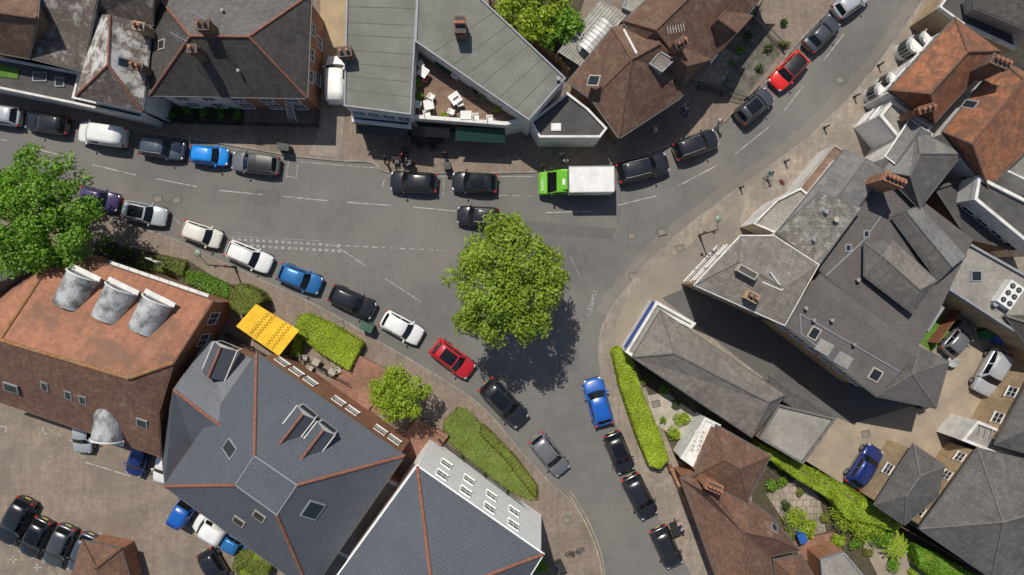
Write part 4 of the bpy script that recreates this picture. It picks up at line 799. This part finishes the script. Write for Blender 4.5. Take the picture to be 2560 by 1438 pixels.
# ------------------------------------------------------------ cars
def lerp(a,b,t): return a+(b-a)*t
TM={}
def ctemplate(kind):
    if kind in TM: return TM[kind]
    L,Wd,H,bn,ws,re,rb,bt,ns={'hatch':(4.05,1.82,1.47,.245,.40,.86,.965,.92,.72),'small':(3.55,1.68,1.48,.2,.36,.88,.975,.92,.75),'saloon':(4.6,1.86,1.42,.27,.43,.74,.88,.90,.70),'estate':(4.55,1.86,1.48,.26,.41,.89,.975,.93,.72),'suv':(4.55,1.93,1.68,.25,.39,.9,.98,1.05,.88),'van':(4.5,1.9,1.86,.19,.33,.965,.99,1.08,.85)}[kind]
    X=lambda f:L/2-f*L
    hw=Wd/2
    st=[(0,.66,ns-.2,.32),(.008,.76,ns-.1,.26),(.03,.87,ns-.02,.22),(.08,.95,ns+.05,.2),(.16,.99,lerp(ns,bt,.6),.2),(bn,1,bt,.2),(.5,1,bt,.2),(.8,.995,bt,.2),(.92,.96,bt,.22),(.97,.9,bt-.02,.26),(.992,.82,bt-.1,.3),(1,.72,bt-.25,.36)]
    V=[];F=[]
    prof=[(.90,'b',0),(.985,.45,0),(1,.6,0),(.985,'t',-.14),(.93,'t',-.04),(.8,'t',0),(.4,'t',.03),(0,'t',.04)]
    for f,w,tz,bz in st:
        half=[]
        for y,z,dz in prof:
            zz=bz if z=='b' else (tz+dz if z=='t' else min(lerp(bz,tz,z),tz-.15));half.append((y*w*hw,zz))
        ring=half+[(-y,z) for y,z in half[-2::-1]]
        for y,z in ring:
            xx=X(f)
            if f<.1: xx-= .0+ (abs(y)/hw)**2*.10*(1-f*10)
            if f>.9: xx+= (abs(y)/hw)**2*.06*(f-.9)*10
            V.append((xx,y,z))
    m=len(prof)*2-1
    for i in range(len(st)-1):
        for j in range(m-1): F.append((i*m+j,i*m+j+1,(i+1)*m+j+1,(i+1)*m+j))
        F.append((i*m+m-1,i*m,(i+1)*m,(i+1)*m+m-1))
    F.append(tuple(range(m)));F.append(tuple(range((len(st)-1)*m,len(st)*m))[::-1])
    wb=hw*.90;wr=hw*(.70 if kind!='van' else .8);K=[-1,-.66,-.33,0,.33,.66,1]
    def row(x,w,z,cx,dz): return [Vector((x+cx*k*k,w*k,z-dz*k*k)) for k in K]
    zb=bt-.03
    rows=[row(X(bn),wb,zb,-.16,0),row(X(ws),wr,H-.05,-.06,.05),row(X(lerp(ws,re,.35)),wr*1.03,H,0,.06),row(X(lerp(ws,re,.75)),wr*1.02,H-.01,0,.06),row(X(re),wr*.96,H-.06,.03,.05),row(X(rb),wb*.93,zb,.07,0)]
    o=len(V);n=len(K)
    for r in rows:V+=[tuple(v) for v in r]
    for i in range(5):
        for j in range(n-1):F.append((o+i*n+j,o+i*n+j+1,o+(i+1)*n+j+1,o+(i+1)*n+j))
    for j in(0,n-1): F.append(tuple(o+i*n+j for i in range(6)))
    parts=[('body',V,F,['PAINT'],None,True)]
    def patch(ra,rb_,u0,u1,v0,v1,off):
        Vp=[];Fp=[];q=6
        for v in(v0,(v0+v1)/2,v1):
            for i in range(q+1):
                u=lerp(u0,u1,i/q)*(n-1);a=int(min(u,n-2));fr=u-a
                p=ra[a].lerp(ra[a+1],fr).lerp(rb_[a].lerp(rb_[a+1],fr),v);Vp.append(p+off)
        for j in range(2):
            for i in range(q):Fp.append((j*(q+1)+i,j*(q+1)+i+1,(j+1)*(q+1)+i+1,(j+1)*(q+1)+i))
        return Vp,Fp
    a,c=patch(rows[0],rows[1],.03,.97,.03,.93,Vector((.012,0,.016)));parts.append(('windscreen',a,c,['carglass'],None,True))
    if kind!='van': a,c=patch(rows[5],rows[4],.07,.93,.18,.92,Vector((-.012,0,.012)));parts.append(('rear_window',a,c,['carglass'],None,True))
    for sg,j in((-1,0),(1,n-1)):
        for s0,s1 in(((.1,.45),(.49,.9)) if kind!='van' else ((.1,.36),)):
            def pt(s,v):
                lo=rows[0][j].lerp(rows[5][j],s);up=rows[1][j].lerp(rows[4][j],s);return lo.lerp(up,v)+Vector((0,sg*.02+(.0),.012))
            q=[pt(s0+.0,.08),pt(s1,.08),pt(s1-.0,.86),pt(s0-.06 if s0<.2 else s0,.86)]
            parts.append(('side_window',q,[(0,1,2,3)] if sg<0 else [(3,2,1,0)],['carglass'],None,False))
    for x in(X(.175),X(.81)):
        for sg in(1,-1):
            v1=cyl((x,sg*(hw-.2),.33),(x,sg*(hw+.015),.33),.33,n=18);v2=cyl((x,sg*(hw+.01),.33),(x,sg*(hw+.03),.33),.21,n=12)
            v,f,mi=join([v1+(0,),v2+(1,)]);parts.append(('wheel',v,f,['tyre','steel'],mi,False))
    for sg in(1,-1):
        v,f=ell((X(.045),sg*hw*.70,ns-.08),.17,.17,.08);parts.append(('headlight',v,f,['head_light'],None,True))
        v,f=ell((X(.978),sg*hw*.78,bt-.10),.10,.15,.13);parts.append(('tail_light',v,f,['red_light'],None,True))
        v,f=ell((X(bn)-.28,sg*(hw+.07),bt+.05),.09,.14,.08);parts.append(('wing_mirror',v,f,['PAINT'],None,True))
    v,f=box((X(.004),0,.42),.06,hw*1.1,.2);parts.append(('grille',v,f,['trim'],None,False))
    v,f=box((X(.998),0,.6),.03,.52,.11);parts.append(('number_plate',v,f,['plate'],None,False))
    r0=[v+Vector((.05,0,.012)) for v in rows[0]];r1=[v+Vector((-.04,0,.02)) for v in rows[0]]
    parts.append(('scuttle',r0+r1,[(i,i+1,n+i+1,n+i) for i in range(n-1)],['trim'],None,True))
    ex={}
    a,c=patch(rows[1],rows[2],.1,.9,.15,1,Vector((0,0,.014)));a2,c2=patch(rows[2],rows[3],.1,.9,0,1,Vector((0,0,.014)))
    v,f,_=join([(a,c),(a2,c2)]);ex['sunroof']=[('sunroof',v,f,['carglass'],None,True)]
    ps=[]
    for i,(ra,rb_) in enumerate(((rows[1],rows[2]),(rows[2],rows[3]),(rows[3],rows[4]))): ps.append(patch(ra,rb_,0,1,0,1,Vector((0,0,.01))))
    v,f,_=join(ps);ex['blackroof']=[('roof_panel',v,f,['trim'],None,True)]
    ex['rails']=[]
    for sg,j in((1,n-1),(-1,0)):
        q=[rows[i][j]+Vector((0,-sg*.06,.07)) for i in(1,2,3,4)];ps=[]
        for u,w2 in zip(q,q[1:]):ps.append(cyl(u,w2,.025,n=6))
        v,f,_=join(ps);ex['rails'].append(('roof_rail',v,f,['steel'],None,False))
    def tomesh(p):
        me=bpy.data.meshes.new(p[0]);me.from_pydata([tuple(v) for v in p[1]],[],p[2])
        for mm in p[3]: me.materials.append(M['trim'] if mm=='PAINT' else M[mm])
        if p[4]: me.polygons.foreach_set('material_index',p[4])
        if p[5]: me.polygons.foreach_set('use_smooth',[True]*len(me.polygons))
        bm=bmesh.new();bm.from_mesh(me);bmesh.ops.recalc_face_normals(bm,faces=bm.faces);bm.to_mesh(me);bm.free()
        return (p[0],me,p[3][0]=='PAINT')
    TM[kind]=([tomesh(p) for p in parts],{k:[tomesh(p) for p in q] for k,q in ex.items()},L);return TM[kind]
CC={'black':((.016,.016,.018),'black'),'grey':((.17,.175,.185),'grey'),'dark grey':((.07,.074,.082),'dark grey'),'slate':((.07,.09,.12),'slate blue'),'silver':((.46,.48,.50),'silver'),'white':((.75,.75,.73),'white'),'cream':((.68,.66,.58),'off-white'),'blue':((.03,.17,.42),'blue'),'bright blue':((.01,.25,.75),'bright blue'),'navy':((.012,.03,.16),'dark blue'),'red':((.45,.012,.02),'red'),'bright red':((.7,.02,.012),'bright red'),'purple':((.05,.035,.11),'dark purple'),'royal':((.01,.10,.42),'royal blue')}
KN={'hatch':'hatchback','small':'small hatchback','saloon':'saloon car','estate':'estate car','suv':'sport utility car','van':'panel van'}
def car(px,py,ang,kind,col,Lpx=None,opt=(),where='parked along the kerb',z0=.004,cat='car'):
    parts,ex,L=ctemplate(kind);c=W(px,py,.9);rgb,cn=CC[col];pm=cmat(rgb,.3 if col!='black' else .22,.3 if col in('grey','silver','dark grey','blue','navy','slate') else 0,1,'car_paint')
    e=thing('parked_'+('van' if kind=='van' else 'car'),f"{cn} {KN[kind]}{' with glass roof' if 'sunroof' in opt else ''}{' with black roof' if 'blackroof' in opt else ''} {where}",'van' if kind=='van' else 'car',(c.x,c.y,z0),'cars '+('parked along the kerb' if 'kerb' in where else 'parked off the road'),rot=-math.radians(ang))
    s=(Lpx*(1-.10*abs(math.sin(math.radians(2*ang))))/28.9/L) if Lpx else 1;e.scale=(s,(1+s)/2,1)
    for nm,me,pt in parts+[q for o in opt for q in ex[o]]:
        o=bpy.data.objects.new(nm,me);COL.objects.link(o);o.parent=e
        if pt: o.material_slots[0].link='OBJECT';o.material_slots[0].material=pm
    return e
for a in [(-8,284,188,'hatch','silver',118),(113,306,189,'estate','black',114),(254,336,188,'van','white',126),(402,370,8,'estate','slate',116,('rails',)),(521,388,6,'small','bright blue',98),(636,407,187,'estate','grey',124,('blackroof',)),
 (1033,455,183,'hatch','black',120),(1186,456,183,'hatch','black',115,('sunroof',)),(1608,420,-14,'suv','black',138,('rails',)),(1740,362,-21,'suv','black',122,('rails',)),(1887,265,-40,'suv','dark grey',114,('sunroof',)),(1974,176,-46+180,'hatch','bright red',118,('blackroof',)),(2057,82,-46,'saloon','dark grey',114),(2130,4,-35,'hatch','silver',105),
 (245,497,14,'hatch','purple',104),(358,533,12,'estate','silver',118,('sunroof',)),(502,586,19,'small','cream',108),(621,642,23,'estate','white',128,('rails',)),(748,697,21,'hatch','blue',120),(880,755,25,'estate','black',130),(1004,820,29,'hatch','white',120),(1131,898,37,'hatch','red',130,('sunroof',)),(1260,1008,46,'suv','black',152,('sunroof',)),(1374,1138,51,'estate','grey',130,('rails',)),
 (1496,1006,75+180,'hatch','royal',128),(1549,1133,68,'hatch','black',115,('sunroof',)),(1601,1243,63,'hatch','black',128),(1668,1370,65,'hatch','black',118)]:
    car(*a[:6],opt=a[6] if len(a)>6 else ())
car(1195,540,183,'estate','black',108,('rails',),'waiting in the road beside the tree')
for a in [(2480,930,118,'suv','silver',134,('rails',),'parked on the gravel yard'),(2163,1167,-57,'hatch','navy',125,(),'parked on the gravel yard'),(2398,848,-48,'hatch','grey',105,(),'parked in a shaded yard corner'),
 (38,1303,118,'suv','black',136,(),'parked in the brick car park'),(86,1345,117,'hatch','black',114,('sunroof',),'parked in the brick car park'),(146,1366,114,'hatch','dark grey',120,(),'parked in the brick car park'),(205,1385,113,'hatch','slate',114,(),'parked beside the small outbuilding'),
 (208,1085,95,'hatch','silver',100,(),'parked under the building eaves'),(345,1148,110,'small','navy',95,(),'parked under the building eaves'),(414,1160,105,'hatch','white',110,(),'parked beside the slate building'),
 (462,1275,-60,'van','royal',92,(),'parked behind the slate building'),(526,1322,-150,'van','white',96,(),'parked behind the slate building'),(587,1366,30,'small','blue',80,(),'parked behind the slate building'),(535,1422,60,'hatch','black',112,(),'parked in the brick car park'),(841,200,-90,'van','white',122,(),'parked in the gravel alley')]:
    car(*a[:6],opt=a[6],where=a[7],z0=.112)
c=W(1438,455,1.5);e=thing('delivery_truck','supermarket delivery truck with green cab and white box body','truck',(c.x,c.y,.004),rot=math.pi+.01)
green=cmat((.15,.46,.02),.35,0,.6,'truck_green')
def tp(name,v,f,mats,mi=None,sm=False,bev=0,par=None):
    ob=mk(name,v,f,mats,org=Vector((0,0,0)));ob.parent=par or e;ob.data.polygons.foreach_set('material_index',mi or [0]*len(f))
    if bev:
        md=ob.modifiers.new('b','BEVEL');md.width=bev;md.segments=3
    return ob
def prism(prof,hw,hw2=None):
    n=len(prof);V=[(x,hw,z) for x,z in prof]+[(x,-hw,z) for x,z in prof];return V,[tuple(range(n)),tuple(range(n,2*n))[::-1]]+[(i,n+i,n+(i+1)%n,(i+1)%n) for i in range(n)]
v,f=box((-1.25,0,1.85),3.75,2.12,2.1);bx=tp('cargo_box',v,f,['white_paint'],bev=.05)
v,f,_=join([box((-1.25,s*1.07,2.9),3.78,.06,.07) for s in(1,-1)]+[box((-3.12,0,2.9),.06,2.12,.07),box((.63,0,2.9),.06,2.12,.07)]);tp('box_edge_trim',v,f,['steel'])
v,f=prism([(.65,.45),(3.1,.4),(3.15,.75),(2.95,1.05),(2.35,1.22),(1.55,2.1),(1.25,2.35),(.65,2.4)],.98);cab=tp('cab',v,f,[green],bev=.12)
v,f=prism([(.7,2.3),(1.35,2.3),(.75,2.72)],.8);tp('wind_deflector',v,f,[green],bev=.06)
v,f=box((1.02,.15,2.56),.3,.5,.04);tp('white_roof_label',v,f,['white_paint'])
v,f=box((.67,0,1.7),.06,1.7,1.5);tp('cab_gap_panel',v,f,['trim'])
a=Vector((2.33,0,1.26));b_=Vector((1.60,0,2.07));of=Vector((.05,0,.045));tp('windscreen',[a+of+Vector((0,.86,0)),a+of-Vector((0,.86,0)),b_+of-Vector((0,.78,0)),b_+of+Vector((0,.78,0))],[(0,1,2,3)],['carglass'])
for s in(1,-1):
    tp('side_window',[(1.0,s*.99,1.35),(1.9,s*.99,1.35),(1.6,s*.99,1.98),(1.0,s*.99,2.0)],[(0,1,2,3)],['carglass'])
    v,f=box((2.0,s*1.16,1.45),.12,.22,.3);tp('wing_mirror',v,f,['trim'],bev=.03)
    v,f=ell((2.98,s*.75,.8),.15,.2,.12);tp('headlight',v,f,['head_light'])
    for x in(2.3,-2.0):
        v,f,mi=join([cyl((x,s*.75,.36),(x,s*1.0,.36),.36,n=18)+(0,),cyl((x,s*1.0,.36),(x,s*1.02,.36),.2,n=12)+(1,)]);tp('wheel',v,f,['tyre','steel'],mi)
    v,f=box((-1.25,s*.9,.65),3.7,.1,.3);tp('side_guard',v,f,['trim'])
    for i,m_ in enumerate((green,'plate','lead')):
        x0=.45-.3*i;tp('side_stripe',[(x0,s*1.075,.85),(x0-.2,s*1.075,.85),(x0-.75,s*1.075,2.75),(x0-.55,s*1.075,2.75)],[(0,1,2,3)],[m_])
v,f=box((.3,0,.6),5.4,.9,.2);tp('chassis',v,f,['trim'])
text('WAITROSE',2.78,0,1.16,.30,0,'white_paint','lettering',e,(0,math.radians(14),math.radians(-90)))
# ------------------------------------------------------------ street furniture
basket=cmat((.16,.05,.06),.9)
def lamp(px,py,hx,hy,h=5.6):
    g=W(px,py,.1);t=W(hx,hy,h);e=thing('street_lamp','green street lamp with round lantern on a tall post','street lamp',g,'tall street lamps')
    mt=cmat((.05,.065,.05),.5);T=Vector((g.x,g.y,h));V,F,_=join([cyl(g,g+Vector((0,0,.9)),.12,.1,10),cyl(g+Vector((0,0,.9)),T,.07,.045,8),cyl(T-Vector((0,0,.1)),t,.035,n=6)]);mk('post',V,F,[mt],e)
    V,F,_=join([ell(t+Vector((0,0,.05)),.3,.3,.16,12,6),cyl(t+Vector((0,0,.15)),t+Vector((0,0,.35)),.05,.02)]);mk('lantern',V,F,[cmat((.2,.27,.2),.4)],e,smooth=True)
    q=T-Vector((0,0,2.2))
    for s in(1,-1):
        V,F,_=join([cyl(q,q+Vector((s*.4,0,0)),.02),cyl(q+Vector((s*.4,0,0)),q+Vector((s*.4,0,-.2)),.01),ell(q+Vector((s*.4,0,-.25)),.15,.15,.14,8,5)]);mk('flower_basket',V,F,[basket],e)
lamp(588,668,495,633);lamp(1748,588,1795,547)
def bollard(px,py,s=1.0):
    g=W(px,py,.1);e=thing('bollard','black cast iron bollard on the pavement','bollard',g,'black pavement bollards')
    V,F,_=join([cyl(g,g+Vector((0,0,.15)),.12,.11,10),cyl(g+Vector((0,0,.15)),g+Vector((0,0,.9)),.08,.06,10)]);mk('post',V,F,['black_metal'],e);V,F=ell(g+Vector((0,0,.95)),.09,.09,.09);mk('cap',V,F,['black_metal'],e)
for x,y in((2195,165),(2135,243),(1962,405),(2060,320),(1850,470),(1830,288)): bollard(x,y)
def bin_(px,py,rot,col,label,name='litter_bin',w=.7,d=.7,h=1.1):
    c=W(px,py,h);g=Vector((c.x,c.y,.1));e=thing(name,label,name.replace('_',' '),g);mt=cmat(col,.5)
    V,F=box(g+Vector((0,0,h/2)),w,d,h,rot);o=mk('body',V,F,[mt],e);V,F,_=join([box(g+Vector((0,0,h+.03)),w+.1,d+.1,.08,rot),box(g+Vector((0,0,h+.09)),w*.5,d*.5,.05,rot)]);mk('lid',V,F,[mt],e)
    for k in(-1,1):
        R=Matrix.Rotation(rot,3,'Z');q=g+R@Vector((k*(w/2-.05),-d/2-.02,.1));V,F=cyl(q,q+R@Vector((0,-.05,0)),.09);mk('foot',V,F,['trim'],e)
bin_(708,368,-.15,(.02,.02,.022),'black double litter bin on the pavement',w=.95,d=.5)
bin_(917,818,-.4,(.03,.09,.05),'dark green utility cabinet on the pavement','utility_cabinet',1.0,.6)
bin_(1118,415,0,(.02,.02,.02),'black litter bin at the kerb',w=.5,d=.5)
for x,y,cl,lb in((1690,1325,(.02,.02,.02),'black wheelie bin beside a wall'),(2005,1345,(.02,.1,.35),'blue wheelie bin in a back garden'),(2500,845,(.02,.1,.4),'blue wheelie bin in the yard'),(1400,1420,(.03,.03,.03),'black wheelie bin by the railings'),(2470,835,(.02,.15,.05),'green wheelie bin in the yard'),(2310,1010,(.03,.03,.03),'black wheelie bin in the yard')):
    bin_(x,y,.4,cl,lb,'wheelie_bin',.6,.75,1.05)
c=W(382,648,2.4);e=thing('sign_board','white estate sign board on a wooden post','sign',(c.x,c.y,.1));V,F=cyl((c.x,c.y,.1),(c.x,c.y,2.6),.05);mk('post',V,F,['wood_fence'],e)
V,F=box((c.x,c.y-.08,2.3),1.0,.06,.9,-.4);mk('board',V,F,['white_paint'],e);V,F=box((c.x-.02,c.y-.125,2.45),.7,.02,.2,-.4);mk('emblem_band',V,F,[cmat((.4,.03,.04))],e)
c=W(2388,905,1);e=thing('round_table','round grey garden table in the yard','table',(c.x,c.y,.1));V,F=cyl((c.x,c.y,.72),(c.x,c.y,.76),.5,n=20);mk('top',V,F,['zinc'],e);V,F=cyl((c.x,c.y,.1),(c.x,c.y,.72),.06);mk('leg',V,F,['steel'],e)
def chair(px,py,z,rot,mat='white_paint',label='white garden chair on the roof terrace'):
    c=W(px,py,z+.5);g=Vector((c.x,c.y,z));e=thing('chair',label,'chair',g,'garden chairs');R=Matrix.Rotation(rot,3,'Z')
    V,F=box(g+Vector((0,0,.45)),.5,.5,.05,rot);mk('seat',V,F,[mat],e)
    V,F=box(g+R@Vector((-.25,0,.72)),.05,.5,.5,rot);mk('backrest',V,F,[mat],e)
    for x in(-.21,.21):
        for y in(-.21,.21): q=g+R@Vector((x,y,0));V,F=cyl(q,q+Vector((0,0,.45)),.025,n=6);mk('leg',V,F,[mat],e)
    for y in(-.25,.25): V,F=box(g+R@Vector((0,y,.65)),.45,.05,.04,rot);mk('armrest',V,F,[mat],e)
def table(px,py,z,rot,w=.8,l=.8,mat='white_paint',label='white table on the roof terrace'):
    c=W(px,py,z+.7);g=Vector((c.x,c.y,z));e=thing('table',label,'table',g,'garden tables');R=Matrix.Rotation(rot,3,'Z');V,F=box(g+Vector((0,0,.73)),l,w,.04,rot);mk('top',V,F,[mat],e)
    for x in(-.4,.4):
        for y in(-.4,.4): q=g+R@Vector((x*l,y*w,0));V,F=cyl(q,q+Vector((0,0,.72)),.03,n=6);mk('leg',V,F,[mat],e)
for x,y,r in((1052,160,.5),(1045,262,-.4),(1068,285,.2),(1078,242,1),(1135,240,2.2),(1150,258,.3),(1128,280,1.2),(1190,292,.1),(1225,297,.1),(1140,190,-.6),(1128,170,2.4)): chair(x,y,3.32,r)
table(1072,262,3.32,.2);table(1138,246,3.32,.6,.9,.9);table(1165,288,3.32,0,.7,.9);table(1110,168,3.32,-.6,.6,1.6,'green_awning','dark green bench table on the roof terrace');table(1058,180,3.32,-.6)
for x,y in((790,905),(830,930)): table(x,y,.1,-.5,.6,.6,mat='render_cream',label='cream garden table on the patio')
for x,y,r in((760,895,0),(775,920,1),(845,925,.5)): chair(x,y,.1,r,'render_cream',label='cream garden chair on the patio')
for x,y in((1008,395),(1035,350),(1075,352),(1098,350)): table(x,y,.1,.1,.6,.6,'black_metal','small black cafe table on the pavement')
for x,y,r in((990,402,0),(1022,408,2),(1050,362,1),(1085,366,.3),(1012,375,1.5)): chair(x,y,.1,r,'black_metal','black cafe chair on the pavement')
c=W(1436,1380,.5);e=thing('bicycle','dark bicycle standing on the brick pavement','bicycle',(c.x,c.y,.1),rot=.3);
def bp(name,parts,mt):
    V,F,_=join(parts);ob=mk(name,V,F,[mt],org=Vector((0,0,0)));ob.parent=e
def ring(cx,r,t):
    return [cyl((cx+r*math.cos(i*.314),0,r+.02+r*math.sin(i*.314)),(cx+r*math.cos((i+1)*.314),0,r+.02+r*math.sin((i+1)*.314)),t,n=5) for i in range(20)]
for cx in(-.52,.52): bp('wheel',ring(cx,.34,.025)+[cyl((cx,0,.36),(cx+.33*math.cos(k),0,.36+.33*math.sin(k)),.006,n=3) for k in(0,.8,1.6,2.4,3.2,4,4.8,5.6)],'tyre')
bp('frame',[cyl(a,b2,.02,n=6) for a,b2 in(((-.52,0,.36),(-.05,0,.32)),((-.05,0,.32),(-.2,0,.82)),((-.05,0,.32),(.36,0,.75)),((-.18,0,.78),(.34,0,.82)),((-.52,0,.36),(-.18,0,.78)),((.52,0,.36),(.34,0,.9)))],'black_metal')
bp('saddle',[ell((-.22,0,.9),.13,.07,.04)],'trim');bp('handlebar',[cyl((.34,-.28,.98),(.34,.28,.98),.02,n=6),cyl((.34,0,.88),(.34,0,.98),.02,n=6)],'steel')
# ------------------------------------------------------------ people
def body(w):
    J=[((0,0,.95),.14),((0,0,1.15),.125),((.0,0,1.38),.14),((.01,0,1.50),.055),((.03,0,1.60),.085),((.03,0,1.71),.075)]
    E=[(0,1),(1,2),(2,3),(3,4),(4,5)]
    for s,k in((1,w),(-1,-w)):
        o=len(J);J+=[((0,s*.18,1.42),.065),((-k*.25,s*.24,1.16),.05),((-k*.3+.1,s*.25,.94),.035),((-k*.3+.15,s*.25,.86),.04),((-k*.3+.19,s*.245,.79),.02),((-k*.3+.17,s*.21,.82),.014)]
        E+=[(2,o),(o,o+1),(o+1,o+2),(o+2,o+3),(o+3,o+4),(o+3,o+5)]
        o=len(J);J+=[((0,s*.095,.9),.1),((k*.45+.03,s*.1,.5),.07),((k*.8-.03,s*.1,.1),.045),((k*.8+.15,s*.115,.05),.04)]
        E+=[(0,o),(o,o+1),(o+1,o+2),(o+2,o+3)]
    me=bpy.data.meshes.new('person_body');me.from_pydata([j[0] for j in J],E,[]);ob=bpy.data.objects.new('tmp',me);COL.objects.link(ob)
    ob.modifiers.new('s','SKIN');sv=me.skin_vertices[0].data
    for i,j in enumerate(J): sv[i].radius=(j[1],j[1]*(1.35 if i in(0,1,2) else 1));
    sv[0].use_root=True
    md=ob.modifiers.new('u','SUBSURF');md.levels=2;md.render_levels=2
    dg=bpy.context.evaluated_depsgraph_get();m2=bpy.data.meshes.new_from_object(ob.evaluated_get(dg));bpy.data.objects.remove(ob)
    m2.materials.clear()
    for k in('skin','white_paint','black_metal','trim'): m2.materials.append(M[k])
    for p in m2.polygons:
        z=p.center.z;y=abs(p.center.y);p.use_smooth=True
        p.material_index=0 if z>1.49 or (y>.19 and z<.93) else (1 if z>.93 or (y>.19 and z>.93) else (2 if z>.1 else 3))
    return m2
BODY=[body(0.02),body(.28)]
hv,hf=ell((.01,0,1.68),.115,.1,.115,12,8);HM=bpy.data.meshes.new('hair');HM.from_pydata([tuple(v) for v in hv],[],hf);HM.materials.append(M['trim'])
nv,nf=ell((.125,0,1.62),.02,.015,.025,6,4);NM=bpy.data.meshes.new('nose');NM.from_pydata([tuple(v) for v in nv],[],nf);NM.materials.append(M['skin'])
for x,y,a,sh,tr,hr,pose,lb in [(1110,383,-90,(.02,.02,.025),(.02,.02,.03),(.03,.02,.01),0,'person in dark clothes standing by the kerb'),(1405,383,100,(.45,.45,.46),(.05,.06,.1),(.1,.06,.03),1,'person in a grey top walking on the pavement'),(1414,402,90,(.6,.6,.6),(.03,.03,.03),(.05,.03,.02),0,'person in pale top beside the truck'),(1801,305,30,(.75,.74,.72),(.4,.4,.42),(.15,.09,.04),1,'person in white walking beside parked cars'),(1716,268,200,(.65,.65,.67),(.1,.12,.2),(.03,.02,.02),1,'person in a light top walking past a garden'),(1722,282,200,(.2,.22,.3),(.1,.12,.2),(.2,.12,.05),0,'person in a navy top beside a companion'),(1640,322,180,(.7,.7,.68),(.5,.5,.5),(.3,.28,.25),0,'person in pale clothes standing on the pavement'),(1928,433,200,(.12,.32,.38),(.35,.32,.28),(.04,.02,.01),1,'person in a turquoise top walking on the pavement'),(1706,1322,-60,(.3,.32,.5),(.03,.04,.08),(.1,.06,.03),1,'person in a blue patterned top walking by a wall'),(1698,1310,-60,(.5,.35,.3),(.1,.1,.12),(.05,.03,.02),1,'person in a pink top walking by a wall'),(1030,407,0,(.08,.02,.02),(.02,.02,.02),(.02,.015,.01),0,'person in dark red top standing near tables'),(1003,390,150,(.35,.03,.03),(.02,.02,.02),(.02,.015,.01),0,'person in a red top by a cafe table'),(960,395,20,(.03,.03,.03),(.03,.03,.05),(.02,.015,.01),1,'person in black walking past the shops'),(1355,415,-20,(.03,.03,.04),(.02,.02,.03),(.05,.03,.01),0,'person in black standing by the kerb'),(268,612,20,(.03,.03,.04),(.02,.02,.03),(.3,.2,.08),1,'person in dark jacket walking by the bushes')]:
    c=W(x,y,1.3);e=thing('person',lb,'person',(c.x,c.y,.1),'people on the pavement',rot=math.radians(a))
    o=bpy.data.objects.new('body',BODY[pose]);COL.objects.link(o);o.parent=e
    for i,mm in((1,cmat(sh)),(2,cmat(tr))): o.material_slots[i].link='OBJECT';o.material_slots[i].material=mm
    h=bpy.data.objects.new('hair',HM);COL.objects.link(h);h.parent=e;h.material_slots[0].link='OBJECT';h.material_slots[0].material=cmat(hr)
    h=bpy.data.objects.new('nose',NM);COL.objects.link(h);h.parent=e
# ------------------------------------------------------------ light, camera
el=math.radians(59);az=math.radians(-20)
sd=Vector((math.sin(az)*math.cos(el),math.cos(az)*math.cos(el),math.sin(el)))
l=bpy.data.lights.new('sun','SUN');l.energy=4.0;l.angle=math.radians(.5);l.color=(1,.945,.85);lo=bpy.data.objects.new('sun',l);COL.objects.link(lo);lo.rotation_euler=sd.to_track_quat('Z','Y').to_euler();lo.location=(0,0,80)
w=bpy.data.worlds.new('World');scn.world=w;w.use_nodes=True;t=w.node_tree;bg=t.nodes['Background'];sk=t.nodes.new('ShaderNodeTexSky');sk.sky_type='NISHITA';sk.sun_disc=False;sk.sun_elevation=el;sk.sun_rotation=az;t.links.new(sk.outputs[0],bg.inputs['Color']);bg.inputs['Strength'].default_value=.085
cd=bpy.data.cameras.new('camera');cd.sensor_width=36;cd.lens=18/((1280/S)/HC);cd.clip_end=1000;co=bpy.data.objects.new('camera',cd);COL.objects.link(co);co.location=(0,0,HC);co.rotation_euler=(0,0,0);scn.camera=co
scn.view_settings.view_transform='Standard';scn.view_settings.look='None';scn.view_settings.exposure=0
